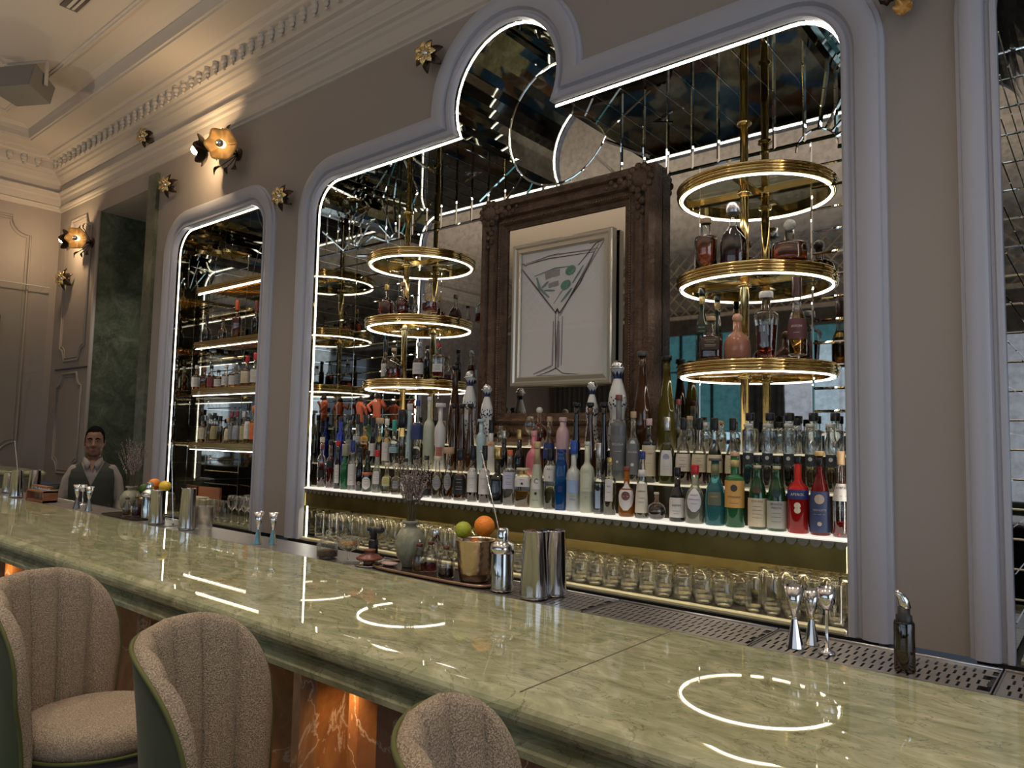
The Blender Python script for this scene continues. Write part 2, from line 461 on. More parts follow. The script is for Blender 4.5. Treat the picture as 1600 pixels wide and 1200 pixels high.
# end wall, side and rear walls, floor
mb = MB(); mb.box(XE - .1, XE, YB, YW + .3, 0, 4.6); struct(mb.build('wall_left', M_wall))
mb = MB()
mb.box(XR, XR + .1, YB, YW, 0, .9); mb.box(XR, XR + .1, YB, YW, 3.4, 4.6); mb.box(XR, XR + .1, YB, -4, .9, 3.4); mb.box(XR, XR + .1, 1.2, YW, .9, 3.4)
struct(mb.build('wall_right', M_wall))
bmw = mat('rear_wall_paint', (.24, .205, .17), .6, var=(2.5, (.15, .13, .11), .35, .7))
mb = MB(); WX = [(-6.5, -4.75), (-3.7, -2.3), (-1.1, .3), (1.6, 3.0)]; px = XE
for a, b in WX: mb.box(px, a, YB - .1, YB, 0, 4.6); mb.box(a, b, YB - .1, YB, 0, .9); mb.box(a, b, YB - .1, YB, 3.55, 4.6); px = b
mb.box(px, XR, YB - .1, YB, 0, 4.6); struct(mb.build('wall_rear', bmw))
M_teal = mat('teal_blind', (.07, .17, .19), .7, emis=(.10, .32, .36), es=.40, var=(3, (.05, .13, .15), .3, .8))  # the blind's own emission stands in for daylight coming through it
M_day = emit('window_daylight', (.55, .85, 1), 1.0)
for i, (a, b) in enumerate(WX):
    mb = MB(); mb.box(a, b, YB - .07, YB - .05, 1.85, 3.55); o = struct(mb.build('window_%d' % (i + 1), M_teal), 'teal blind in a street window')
    mb = MB(); mb.box(a, b, YB - .09, YB - .08, .9, 1.85); mb.build('pane', M_day, o)
    mb = MB()
    for k in range(4): xx = a + (b - a) * k / 3; mb.box(xx - .02, xx + .02, YB - .05, YB - .01, .9, 3.55)
    for z in (.92, 1.68, 1.86, 2.9): mb.box(a, b, YB - .05, YB - .015, z - (.04 if z == 1.68 else .012), z + (.04 if z == 1.68 else .012))
    mb.build('mullion', M_dark, o)
# floor: irregular coloured stone mosaic
m = bpy.data.materials.new('mosaic_floor'); m.use_nodes = True; nt = m.node_tree; b = nt.nodes['Principled BSDF']; b.inputs['Roughness'].default_value = .25
tc = nd(nt, 'ShaderNodeTexCoord'); vo = nd(nt, 'ShaderNodeTexVoronoi', Scale=2.6); nt.links.new(tc.outputs['Object'], vo.inputs['Vector'])
sp = nd(nt, 'ShaderNodeSeparateColor'); nt.links.new(vo.outputs['Color'], sp.inputs[0]); r = nd(nt, 'ShaderNodeValToRGB'); r.color_ramp.interpolation = 'CONSTANT'
e = r.color_ramp.elements; e[0].color = (.30, .28, .22, 1); e[1].position = .3; e[1].color = (.02, .05, .10, 1)
for p_, c_ in ((.45, (.20, .10, .06)), (.6, (.38, .34, .26)), (.75, (.05, .12, .24)), (.88, (.07, .07, .06))): e.new(p_).color = (*c_, 1)
nt.links.new(sp.outputs[0], r.inputs['Fac']); nt.links.new(r.outputs[0], b.inputs['Base Color'])
mb = MB(); mb.box(XE, XR, YB, YW + 1.4, FL - .05, FL); struct(mb.build('floor', m))


# wall panel mouldings
def panel(plane, u0, u1, z0, z1, name, lab, notch=.12, c=0.0):
    """moulding with concave notched corners; plane 'y' lies on the back wall, 'x' on the end wall"""
    pts = []
    for (cu, cz, a0) in ((u0, z0, 0), (u0, z1, -90), (u1, z1, 180), (u1, z0, 90)):
        q = [(cu + notch * math.cos(math.radians(a0 + 90 * i / 6)), cz + notch * math.sin(math.radians(a0 + 90 * i / 6))) for i in range(7)]
        pts += q
    mb = MB()
    for s, w_, h in ((0, .012, .018), (.032, .006, .010)):
        cu, cz = (u0 + u1) / 2, (z0 + z1) / 2
        P = [((cu + (u - cu) * (1 - 2 * s / (u1 - u0))), cz + (z - cz) * (1 - 2 * s / (z1 - z0))) for u, z in pts]
        if plane == 'y': mb.tube([(u, c - h * .3, z) for u, z in P], w_, 8, closed=True)
        else: mb.tube([(c + h * .3, u, z) for u, z in P], w_, 8, closed=True)
    return struct(mb.build(name, M_wall), lab)


panel('y', -8.42, -7.78, 2.35, 3.82, 'trim_panel', 'notched panel moulding behind the flower sconce', .13, YW)
panel('y', -8.42, -7.78, 1.22, 2.22, 'trim_panel', 'lower notched panel moulding behind the bartender', .13, YW)
panel('x', 1.4, 2.52, 1.35, 3.83, 'trim_panel', 'tall notched panel moulding on the end wall', .17, XE)
panel('x', -.4, 1.15, 1.35, 3.83, 'trim_panel', 'second notched panel moulding on the end wall', .17, XE)
mb = MB(); mb.box(-8.5, -7.66, YW - .012, YW, 2.262, 2.275); struct(mb.build('trim_door_gap', M_line), 'dark joint above the concealed wall door')

# alcove: green marble surround
D0, D1 = YW, 4.1
mb = MB(); mb.box(-6.50, -6.34, YW - .03, YW + .42, 0, 3.9); struct(mb.build('trim_marble_pilaster', M_dkmarble), 'tall dark green marble pilaster right of the alcove')
mb = MB(); mb.box(AX0 - .1, AX0, YW + .002, YW + 1.3, 0, AZT + .1); mb.box(AX1 - .02, AX1 + .1, YW + .45, YW + 1.3, 0, AZT + .1); mb.box(AX0, AX1, YW + .75, YW + .85, 2.62, AZT + .1); mb.box(AX0, AX0 + .32, YW + .75, YW + .85, 0, 2.62)
struct(mb.build('wall_alcove', M_dkmarble), 'dark green marble lining of the alcove')
mb = MB(); mb.box(AX0 - .1, AX1 + .1, YW + .002, YW + 1.3, AZT, AZT + .05); struct(mb.build('ceiling_alcove', M_ceil), 'ceiling of the marble alcove')
mb = MB(); mb.box(AX0, AX1 + .1, YW + 1.28, YW + 1.3, 0, 2.62); struct(mb.build('door_1', mat('doorway_shade', (.012, .014, .012), .6)), 'dark doorway inside the marble alcove')  # near-black sheet closes the opening, its shade put into the colour
mb = MB(); mb.tube([(AX0 + .32, YW + .72, 2.56), (AX1 + .05, YW + .72, 2.56)], .07, 14); struct(mb.build('trim_door_roll', M_dkmarble), 'rounded marble lintel over the doorway')
mb = MB(); mb.tube([(-7.62, YW - .002, .1), (-7.62, YW - .002, 3.8)], .02, 8); struct(mb.build('trim_alcove_bead', M_wall), 'bead moulding beside the alcove')
# under-bar dark cabinets below the niches
mb = MB(); mb.box(-6.3, XR, YW - .06, YW + .2, FL, ZB - .035); struct(mb.build('wall_base_cabinets', M_dark), 'dark cabinet fronts below the back bar')
# hanging lattice screen, reflected in the mirrors
mb = MB(); yl = -3.4
x = -8.6
while x < 4.6:
    mb.tube([(x, yl, 3.55), (x + .95, yl, 4.5)], .012, 4); mb.tube([(x, yl - .02, 4.5), (x + .95, yl - .02, 3.55)], .012, 4); x += .2
mb.box(XE, XR, yl - .03, yl + .03, 3.5, 3.55)
M_lat = mat('lattice_paint', (.5, .43, .33), .5); struct(mb.build('trim_lattice', M_lat), 'cream diagonal lattice screen hung across the room')
# ------------------------------------------------------------------ back bar in the main niche
x0, x1 = NICHES['main']
S1, S2, S3 = 1.315, 1.464, 1.612
bb = thing('back_bar_shelving', 'long stepped white-lit bottle shelf with brass apron inside the keyhole niche', 'shelf', ((x0 + x1) / 2, 3.0, ZB))
bx = -(x0 + x1) / 2


def bbp(mb, name, m): o = mb.build(name, m, bb); o.location = (bx, -3.0, -ZB); return o


mb = MB(); mb.rbox(x0 + .013, x1 - .013, 2.80, 2.965, S1 - .009, S1, .002); bbp(mb, 'shelf', M_white)
M_step = mat('dark_step', (.05, .035, .02), .15, .3); M_edge = mat('lit_step_edge', (.8, .75, .6), .2, emis=(1, .88, .6), es=.35)
mb = MB(); mb.box(x0 + .013, x1 - .013, 2.965, 3.09, S1 - .018, S2 - .006); mb.box(x0 + .004, x1 - .004, 3.09, YM - .002, S1, S3 - .006); bbp(mb, 'riser', M_step)
mb = MB(); mb.box(x0 + .013, x1 - .013, 2.955, 3.09, S2 - .006, S2); mb.box(x0 + .004, x1 - .004, 3.08, YM - .002, S3 - .006, S3); bbp(mb, 'step', M_edge)
mb = MB(); mb.box(x0 + .013, x1 - .013, 2.815, 2.835, 1.195, S1 - .009); bbp(mb, 'apron', M_brassd)
mb = MB(); n = 74; st = (x1 - x0 - .01) / n
for i in range(n):
    cx = x0 + .005 + st * (i + .5)
    mb.extrude([(cx + st * .48 * math.cos(t), 0 + st * .62 * math.sin(t)) for t in [PI + PI * k / 8 for k in range(9)]], 0, .002, Matrix(((1, 0, 0, 0), (0, 0, 1, 2.808), (0, 1, 0, S1 - .010), (0, 0, 0, 1))))
bbp(mb, 'scalloped_trim', mat('scallop_silver', (.36, .33, .26), .3, .7))
mb = MB(); mb.box(x0 + .01, x1 - .01, 2.84, 2.85, 1.199, 1.206); bbp(mb, 'under_light', emit('ledge_light', (1, .84, .50), 20))
M_goldback = mat('gold_backsplash', (.55, .44, .20), .3, 1, var=(3, (.42, .33, .13), .35, .7))
mb = MB(); mb.box(x0 + .013, x1 - .013, 3.20, 3.21, ZB, 1.3); bbp(mb, 'backsplash', M_goldback)
mb = MB(); mb.rbox(x0 + .013, x1 - .013, 2.79, 2.815, ZB - .012, ZB + .016, .006); bbp(mb, 'nosing', mat('cream_nosing', (.62, .58, .38), .25))
mb = MB(); mb.box(x0 + .01, x1 - .01, 2.83, 3.2, ZB, ZB + .006); bbp(mb, 'rubber_mat', mat('rubber_mat', (.05, .045, .04), .5, bump=(600, .6)))
for nm in ('left', 'right'):
    a, b = NICHES[nm]
    mb = MB(); mb.box(a + .012, b - .012, 2.80, YM - .002, ZB, ZB + .012); tag(mb.build('stone_worktop', M_marble), 'pale worktop slab at the bottom of the %s mirror niche' % nm, 'worktop')

# ------------------------------------------------------------------ brass towers
M_shelfglass = shellglass('shelf_glass', (.80, .84, .78), .7)
TZ = (2.815 + .0, 2.386, 1.970)


def halfring(mb, r, z0, z1, th, cx=0):
    pts = [(cx + r * math.cos(PI + PI * i / 40), r * math.sin(PI + PI * i / 40)) for i in range(41)]
    ins = [(cx + (r - th) * math.cos(PI + PI * i / 40), (r - th) * math.sin(PI + PI * i / 40)) for i in range(41)]
    rows = [[(x, y, z0) for x, y in ins], [(x, y, z0) for x, y in pts], [(x, y, z1) for x, y in pts], [(x, y, z1) for x, y in ins], [(x, y, z0) for x, y in ins]]
    mb.loft(rows, closed=False, smooth=False)


def tower(cx, side, dz):
    t = thing('display_tower', 'half-round three-tier brass and glass bottle tower on the %s of the framed picture' % side, 'display stand', (cx, YM - .004, S3))
    r = .348
    mb = MB(); mb.lathe([(.019, 0), (.019, ZT - S3)], 16, (0, -.126, 0)); mb.build('pole', M_brass, t)
    for z in dz:
        zz = z - S3
        mb = MB()
        halfring(mb, r - .006, zz - .012, zz + .040, .028)
        for k_, dr in ((0, 0), (1, .003), (2, -.001), (3, .004)):
            q_ = zz - .006 + .0133 * k_; mb.tube([((r + dr) * math.cos(PI + PI * i / 48), (r + dr) * math.sin(PI + PI * i / 48) - .001, q_) for i in range(49)], .0066, 8)
        mb.box(-r, r, -.02, -.001, zz, zz + .03); mb.box(-.02, .02, -.30, -.01, zz + .018, zz + .03)
        s = mb.build('shelf_rim', M_brass, t)
        mb = MB(); halfring(mb, r - .010, zz - .0175, zz - .0120, .008); mb.build('led_strip', M_led, s)
        mb = MB(); P = [((r - .025) * math.cos(PI + PI * i / 30), (r - .025) * math.sin(PI + PI * i / 30) - .0) for i in range(31)]
        mb.extrude(P, zz + .032, zz + .041); mb.build('glass_shelf', M_shelfglass, t)
        mb = MB(); mb.lathe([(.019, zz - .03), (.03, zz - .028), (.03, zz - .014), (.019, zz - .012)], 16, (0, -.126, 0)); mb.build('collar', M_brass, t)
    mb = MB(); mb.lathe([(.019, 1.50), (.034, 1.503), (.034, 1.516), (.019, 1.519)], 16, (0, -.126, 0)); mb.build('collar', M_brass, t)
    return t


tower(-1.272, 'right', TZ); tower(-3.545, 'left', (2.795, 2.372, 1.970))
# straight brass shelves of the left niche
SH = []
for i, (lab, zz) in enumerate((('top', 2.835), ('second', 2.385), ('third', 2.005), ('lowest', 1.575))):
    t = thing('brass_shelf', 'straight ribbed brass shelf, %s of the four in the small left niche' % lab, 'shelf', (-5.24, 3.0, zz), 0, 'brass shelves of the left niche')
    mb = MB()
    for k in range(4): mb.box(-.53, .55, -.115 - .004 * (k % 2), -.09, -.012 - .013 * k, -.002 - .013 * k)
    mb.box(-.53, .55, -.09, .28, -.02, -.006)
    for k in range(9): mb.box(-.53, .55, -.06 + k * .035, -.045 + k * .035, -.03, -.02)
    mb.build('shelf_board', M_brass, t)
    mb = MB(); mb.box(-.52, .545, -.108, -.102, -.060, -.056); mb.build('led_strip', M_led, t); SH.append(zz)
mb = MB(); mb.tube([(-5.0, 3.24, ZB), (-5.0, 3.24, 3.25)], .009, 8); tag(mb.build('shelf_rod', M_brass), 'thin vertical brass rod behind the shelves of the small left niche', 'rod')

# ------------------------------------------------------------------ ornate mirror with the cocktail picture
fo = [at(748, 318, 3.17), at(1018, 250, 3.17)]
fx0, fx1, fz1, fz0 = -2.925, -1.755, 3.07, S3 + .003
fw = .185
mf = thing('ornate_mirror', 'large wall mirror in a carved dark brown wooden frame standing on the bottle shelf', 'mirror', ((fx0 + fx1) / 2, 3.246, fz0))
M_carve = mat('carved_brown_wood', (.085, .045, .025), .42, .15, bump=(55, .9), var=(14, (.17, .10, .06), .4, .75))
cxm = (fx0 + fx1) / 2; hw = (fx1 - fx0) / 2; hh = fz1 - fz0
prof = [(0, .05), (0, -.03), (.02, -.055), (.045, -.05), (.055, -.03), (.08, -.045), (.105, -.04), (.115, -.02), (.135, -.03), (.150, -.022), (.16, -.008), (.185, -.004), (.186, .03)]
rows = []
for d, dy in prof: rows.append([(-hw + d, dy, d), (hw - d, dy, d), (hw - d, dy, hh - d), (-hw + d, dy, hh - d), (-hw + d, dy, d)])
mb = MB(); mb.loft(rows, closed=False, smooth=False)
mb.box(-hw + .01, hw - .01, .03, .05, .01, hh - .01)
fr = mb.build('frame', M_carve, mf)
rr = random.Random(3)
for sx in (-1, 1):
    for zz, sz in ((.075, 1), (hh - .075, -1)):
        mb = MB(); c = Vector((sx * (hw - .075), -.045, zz))
        mb.sphere(c, .05, 12, 7, (1.1, .5, 1.1))
        for k in range(11):
            a = 2 * PI * k / 11; mb.sphere(c + Vector((math.cos(a) * .062, -.005, math.sin(a) * .062)), .022, 8, 5, (1, .7, 1))
        for dx, dz in ((-sx, 0), (0, sz)):
            for k in range(5):
                q = c + Vector((dx * (.09 + k * .028), 0, dz * (.09 + k * .028))); mb.sphere(q + Vector((dz * .012 * (-1) ** k, 0, dx * .012 * (-1) ** k)), .024 - .003 * k, 8, 5, (1, .6, 1))
        mb.build('corner_carving', M_carve, fr)
mb = MB()  # beading
for z0_, z1_, x_ in ((.15, hh - .15, -hw + .142), (.15, hh - .15, hw - .142)):
    z = z0_
    while z < z1_: mb.sphere((x_, -.032, z), .0055, 6, 4); z += .0135
x = -hw + .15
while x < hw - .15: mb.sphere((x, -.032, hh - .142), .0055, 6, 4); mb.sphere((x, -.032, .142), .0055, 6, 4); x += .0135
mb.build('beading', mat('worn_brown_bead', (.22, .13, .08), .4, .2), fr)
mb = MB(); mb.box(-hw + fw - .01, hw - fw + .01, .004, .008, fw - .01, hh - fw + .01); g = mb.build('mirror_pane', mat('clear_mirror', (.60, .57, .52), .01, 1), mf)

# picture
p0, p1 = at(795, 605, 3.16), at(953, 352, 3.16)
a0, a1 = at(792, 383, 3.16), at(948, 597, 3.16)
px0, px1, pz0, pz1 = (p0.x + a0.x) / 2, (p1.x + a1.x) / 2, (p0.z + a1.z) / 2, (p1.z + a0.z) / 2
pic = thing('framed_picture', 'painting of a cocktail glass with two green olives, in a pale champagne frame', 'picture', ((px0 + px1) / 2, 3.215, pz0))
W2 = (px1 - px0) / 2; PH = pz1 - pz0
rows = []
for d, dy in [(0, .02), (0, -.02), (.006, -.028), (.02, -.028), (.028, -.018), (.05, -.022), (.056, -.012), (.058, .0)]:
    rows.append([(-W2 + d, dy, d), (W2 - d, dy, d), (W2 - d, dy, PH - d), (-W2 + d, dy, PH - d), (-W2 + d, dy, d)])
mb = MB(); mb.loft(rows, closed=False, smooth=False); mb.build('frame', mat('champagne_frame', (.55, .49, .40), .3, .6), pic)
mb = MB(); mb.box(-W2 + .05, W2 - .05, -.001, .004, .05, PH - .05); cv = mb.build('canvas', mat('picture_paper', (.95, .91, .88), .5, bump=(40, .1)), pic)
mb = MB(); mb.box(-W2 + .055, W2 - .055, -.008, -.0065, .055, PH - .055); mb.build('glass_pane', shellglass('picture_glass', (.99, .99, .99), .12), pic)


def P2(px, py):
    v = at(px, py, 3.172); return (v.x - (px0 + px1) / 2, v.z - pz0)


def stroke(mb, pts, wd, y=-.0025, taper=True):
    wd *= 1.45
    P = [P2(*p) for p in pts]; Q = []
    for i in range(len(P) - 1):
        for k in range(5): t = k / 5; Q.append((P[i][0] * (1 - t) + P[i + 1][0] * t, P[i][1] * (1 - t) + P[i + 1][1] * t))
    Q.append(P[-1]); L = []; R_ = []; n = len(Q)
    for i, q in enumerate(Q):
        a = Q[max(i - 1, 0)]; b = Q[min(i + 1, n - 1)]; tx, tz = b[0] - a[0], b[1] - a[1]; l = math.hypot(tx, tz) or 1
        w_ = wd * (1 if not taper else .45 + .55 * math.sin(PI * min(max(i / (n - 1), .08), .92))) * (1 + .25 * noise.noise(Vector((q[0] * 60, q[1] * 60, wd * 900))))
        L.append((q[0] - tz / l * w_, y, q[1] + tx / l * w_)); R_.append((q[0] + tz / l * w_, y, q[1] - tx / l * w_))
    mb.add(L + R_, [(i, i + 1, n + i + 1, n + i) for i in range(n - 1)])


mv = mat('mauve_paint', (.42, .33, .38), .6); dk = mat('brown_ink', (.05, .025, .03), .6); pk = mat('rose_paint', (.45, .16, .2), .6); gy = mat('grey_green_paint', (.22, .33, .32), .6); tn = mat('taupe_wash', (.45, .41, .38), .6)
mb = MB()
for q, w_ in ((((809, 420), (862, 488)), .004), (((938, 372), (868, 488)), .004), (((866, 500), (865, 573)), .007), (((858, 500), (856, 570), (840, 578), (826, 584)), .004), (((929, 378), (868, 492)), .003), (((812, 414), (850, 398), (928, 385)), .003), (((872, 492), (870, 570)), .003)): stroke(mb, q, w_)
mb.build('mauve_strokes', mv, cv, fix=False)
mb = MB()
for q, w_ in ((((812, 413), (850, 402), (922, 391)), .0022), (((815, 410), (860, 395), (924, 388)), .0012), (((809, 418), (835, 452), (863, 489)), .0016), (((923, 390), (900, 440), (866, 489)), .0022), (((861, 489), (861, 575)), .0018), (((866, 489), (863, 530), (862, 575)), .0012), (((826, 589), (850, 580), (862, 574), (872, 582), (903, 584)), .0016), (((831, 586), (870, 585), (904, 585)), .0009), (((934, 373), (925, 377), (897, 412)), .0026), (((883, 435), (858, 473)), .0011), (((861, 488), (864, 481), (867, 488)), .004)): stroke(mb, q, w_, -.0035)
mb.build('ink_lines', dk, cv, fix=False)
mb = MB(); stroke(mb, ((807, 411), (812, 411), (816, 414)), .0035, -.004); stroke(mb, ((915, 378), (925, 374), (935, 372)), .003, -.004); mb.build('rose_strokes', pk, cv, fix=False)
mb = MB()
for q, w_ in ((((832, 432), (836, 448), (851, 463)), .006), (((828, 430), (860, 417), (882, 414)), .003), (((840, 448), (850, 438)), .006), (((844, 452), (860, 452)), .004), (((887, 448), (870, 470)), .005), (((905, 412), (888, 440)), .004)): stroke(mb, q, w_, -.003)
mb.build('grey_green_strokes', gy, cv, fix=False)
mb = MB()
for q, w_ in ((((845, 430), (858, 425), (868, 423)), .014), (((850, 445), (866, 440)), .010)): stroke(mb, q, w_, -.0020, False)
mb.build('taupe_wash', tn, cv, fix=False)
for ox, oy in ((885, 420), (877.5, 443)):
    c = P2(ox, oy); mb = MB(); mb.poly([(c[0] + .034 * math.cos(t) , -.0045, c[1] + .026 * math.sin(t) + .006 * math.cos(t)) for t in [2 * PI * k / 24 for k in range(24)]])
    o = mb.build('olive', mat('olive_green_paint', (.11, .30, .20), .5, var=(60, (.22, .42, .32), .4, .7)), cv, fix=False)

# ------------------------------------------------------------------ bottles
SHAPES = {
    'std': [(.86, 0), (1, .012), (1, .58), (.97, .62), (.80, .67), (.5, .705), ('n', .75), ('n', 1)],
    'shoulder': [(.9, 0), (1, .012), (1, .64), (.95, .685), (.7, .71), (.42, .725), ('n', .75), ('n', 1)],
    'slope': [(.88, 0), (1, .012), (1, .42), (.93, .52), (.72, .63), (.45, .73), ('n', .80), ('n', 1)],
    'cone': [(.95, 0), (1, .02), (.93, .3), (.75, .55), (.5, .75), ('n', .88), ('n', 1)],
    'tall': [(.9, 0), (1, .01), (1, .34), (.9, .45), (.66, .6), (.46, .75), ('n', .86), ('n', 1)],
    'squat': [(.85, 0), (.98, .03), (1, .10), (1, .46), (.93, .53), (.72, .59), (.45, .625), ('n', .66), ('n', 1)],
    'bell': [(.92, 0), (1, .03), (1, .35), (.96, .46), (.80, .58), (.5, .68), ('n', .74), ('n', 1)],
    'ball': [(.5, 0), (.8, .06), (.96, .17), (1, .3), (.96, .43), (.8, .55), (.5, .63), ('n', .68), ('n', 1)],
    'taper': [(.68, 0), (.72, .02), (.80, .25), (.90, .5), (1, .66), (.9, .72), (.6, .76), ('n', .79), ('n', 1)],
    'waist': [(.95, 0), (1, .03), (.86, .2), (.78, .32), (.92, .45), (1, .55), (.9, .66), (.55, .73), ('n', .78), ('n', 1)],
    'tube': [(.95, 0), (1, .01), (1, .72), (.92, .80), (.7, .86), ('n', .90), ('n', 1)],
}
LIQ = {}


def liquid(col):
    k = 'liquid_%d_%d_%d' % tuple(int(c * 100) for c in col)
    return mat(k, col, .03, trans=.92, ior=1.34)


def opaque(col, rough=.08):
    k = 'bottle_%d_%d_%d' % tuple(int(c * 100) for c in col) + ('r' if rough > .2 else '')
    return mat(k, col, rough, coat=.6 if rough < .2 else 0)


def capm(col, metal=0):
    return mat('cap_%d_%d_%d_%d' % (*[int(c * 100) for c in col], metal), col, .3, metal)


def labm(col): return mat('label_%d_%d_%d' % tuple(int(c * 100) for c in col), col, .55)


def rad_at(prof, z):
    for (r0, z0), (r1, z1) in zip(prof[:-1], prof[1:]):
        if z0 <= z <= z1: return r0 + (r1 - r0) * (z - z0) / max(z1 - z0, 1e-6)
    return prof[-1][0]


def text_mesh(txt, size):
    cu = bpy.data.curves.new('txt', 'FONT'); cu.body = txt; cu.size = size; cu.align_x = 'CENTER'; cu.align_y = 'CENTER'; cu.resolution_u = 2; cu.offset = 0
    o = bpy.data.objects.new('txt', cu); C.objects.link(o)
    dg = bpy.context.evaluated_depsgraph_get(); me = bpy.data.meshes.new_from_object(o.evaluated_get(dg)); bpy.data.objects.remove(o); bpy.data.curves.remove(cu)
    vs = [tuple(v.co) for v in me.vertices]; fs = [tuple(p.vertices) for p in me.polygons]; bpy.data.meshes.remove(me); return vs, fs


def lettering(parent, lines, r, prof, m, M=None):
    """lines: (text, height, z) on a cylinder facing -Y; '-' draws a row of fine print, 'o' a round emblem"""
    mb = MB()
    for txt, sz, z in lines:
        R_ = (rad_at(prof, z) if prof else r) + .0022
        if txt == '-': vs = [(-sz, -.0006, 0), (sz, -.0006, 0), (sz, .0006, 0), (-sz, .0006, 0), (0, -.0006, 0), (0, .0006, 0)]; fs = [(0, 4, 5, 3), (4, 1, 2, 5)]
        elif txt == 'o':
            n = 20; vs = [(sz * math.cos(2 * PI * k / n), sz * math.sin(2 * PI * k / n), 0) for k in range(n)] + [(0, 0, 0)]; fs = [(k, (k + 1) % n, n) for k in range(n)]
        else: vs, fs = text_mesh(txt, sz)
        out = [(R_ * math.sin(v[0] / R_), -R_ * math.cos(v[0] / R_), z + v[1]) for v in vs]
        mb.add(out, fs)
    o = mb.build('lettering', m, parent, fix=False); return o


def bottle(loc, h, R_, shape='std', glass=None, liq=None, fill=.5, cap=(.02, .02, .02), caph=.1, capr=1.15, lab=None, text=None, tcol=(.03, .03, .04), desc='bottle', label=None, group=None, rot=0, sq=None, flat=1, neck=.0125, band=None, metalcap=0, ball=None, name='bottle', cat='bottle', wave=0):
    hc = h * caph; hg = h - hc * .75
    prof = [((neck if r == 'n' else max(r * R_, neck)), z * hg) for r, z in SHAPES[shape]]
    t = thing(name, label, cat, loc, rot, group)
    seg = 20
    if sq: fl = flat
    mb = MB(); mb.lathe(prof, seg if not sq else 28, sq=sq, flat=flat, wave=wave, nw=14)
    gm = glass if glass else M_clear
    gb = mb.build('glass_body', gm, t)
    if liq:
        zt = hg * fill; p2 = [(max(r - .0035, .004), max(z, .006)) for r, z in prof if z < zt]; p2.append((max(rad_at(prof, zt) - .0035, .004), zt))
        mb = MB(); mb.lathe(p2, 20 if not sq else 28, sq=sq, flat=flat, wave=wave, nw=14); mb.build('liquid', liquid(liq), gb)
    mb = MB()
    if ball: mb.lathe([(neck * .9, h - hc * .9), (neck * .9, h - hc * .5)], 12); mb.sphere((0, 0, h - ball * .2), ball, 12, 8)
    else:
        cr = neck * capr; mb.lathe([(cr * .96, h - hc), (cr, h - hc + .002), (cr, h - .003), (cr * .9, h)], 14)
    mb.build('cap', capm(cap, metalcap), t)
    if band:
        zb0, zb1 = band[1] * h, band[2] * h; mb = MB(); mb.lathe([(rad_at(prof, zb0) + .001, zb0), (rad_at(prof, (zb0 + zb1) / 2) + .001, (zb0 + zb1) / 2), (rad_at(prof, zb1) + .001, zb1)], 16); mb.build('neck_band', capm(band[0]), t)
    if lab:
        col, z0, z1, ha = lab[:4]; z0 *= h; z1 *= h; mb = MB(); rows = []
        for i in range(7):
            z = z0 + (z1 - z0) * i / 6; row = []
            rb = rad_at(prof, z) + .0012
            for k in range(11):
                a = math.radians(-90 - ha + 2 * ha * k / 10)
                if len(lab) > 4 and lab[4] == 'oval':
                    q = math.sqrt(max(0, 1 - ((i - 3) / 3.0) ** 2)); a = math.radians(-90 + (-ha + 2 * ha * k / 10) * max(q, .25))
                ca, sa = math.cos(a), math.sin(a); r2 = rb
                if sq: r2 = rb / ((abs(ca) ** sq + abs(sa) ** sq) ** (1 / sq))
                row.append((r2 * ca, r2 * sa * flat - (.0008 if flat != 1 else 0), z))
            rows.append(row)
        mb.loft(rows, closed=False); lo = mb.build('label', labm(col), t, fix=False)
        lo['label'] = 'paper label'
        if not text:
            zc = (z0 + z1) / 2; dh = (z1 - z0); text = [('-', R_ * .5, zc + dh * .28), ('-', R_ * .35, zc + dh * .12), ('-', R_ * .5, zc - dh * .1), ('-', R_ * .45, zc - dh * .22)]
        else: text = [(a, s, z * h) for a, s, z in text]
        if sq: lettering(lo, text, None, [(r * 1.0, z) for r, z in prof], labm(tcol)) if not sq else None
        if sq:
            mb = MB(); yb = -(R_ * flat) - .0035
            for txt, sz, z in text:
                if txt == '-': mb.add([(-sz, yb, z - .0006), (sz, yb, z - .0006), (sz, yb, z + .0006), (-sz, yb, z + .0006)], [(0, 1, 2, 3)])
                elif txt == 'o': mb.add([(sz * math.cos(2 * PI * k / 20), yb, z + sz * math.sin(2 * PI * k / 20)) for k in range(20)], [tuple(range(20))])
                else:
                    vs, fs = text_mesh(txt, sz); mb.add([(v[0], yb, z + v[1]) for v in vs], fs)
            mb.build('lettering', labm(tcol), lo, fix=False)
        else: lettering(lo, text, None, prof, labm(tcol))
    return t


G_green = opaque((.008, .05, .015)); G_dkgreen = opaque((.006, .018, .01)); G_black = opaque((.008, .008, .01)); G_brown = opaque((.05, .018, .006)); G_blue = mat('blue_glass', (.01, .09, .30), .05, trans=.5); G_teal = mat('teal_glass', (.10, .42, .46), .04, trans=.75)
G_frost = mat('frosted_glass', (.62, .66, .66), .35, trans=.35); G_frosty = mat('frosted_pale_yellow', (.60, .62, .48), .35, trans=.3); G_red = mat('red_liquid_bottle', (.62, .02, .02), .04, trans=.55); G_dkred = mat('dark_red_bottle', (.20, .012, .015), .04, trans=.45)
G_pink = opaque((.55, .14, .19), .3); G_blush = opaque((.50, .33, .34), .3); G_pale = opaque((.38, .50, .53), .3); G_white = opaque((.62, .60, .58), .3); G_grey = opaque((.12, .125, .13), .3); G_teal2 = mat('bombay_blue', (.01, .03, .35), .04, trans=.35)
G_text = shellglass('textured_glass', (.88, .92, .82), 1.6, .12, ((.5, .52, .4), .25)); G_amber = mat('amber_glass', (.45, .16, .02), .04, trans=.6); G_lgreen = mat('green_glass', (.04, .20, .08), .04, trans=.5)
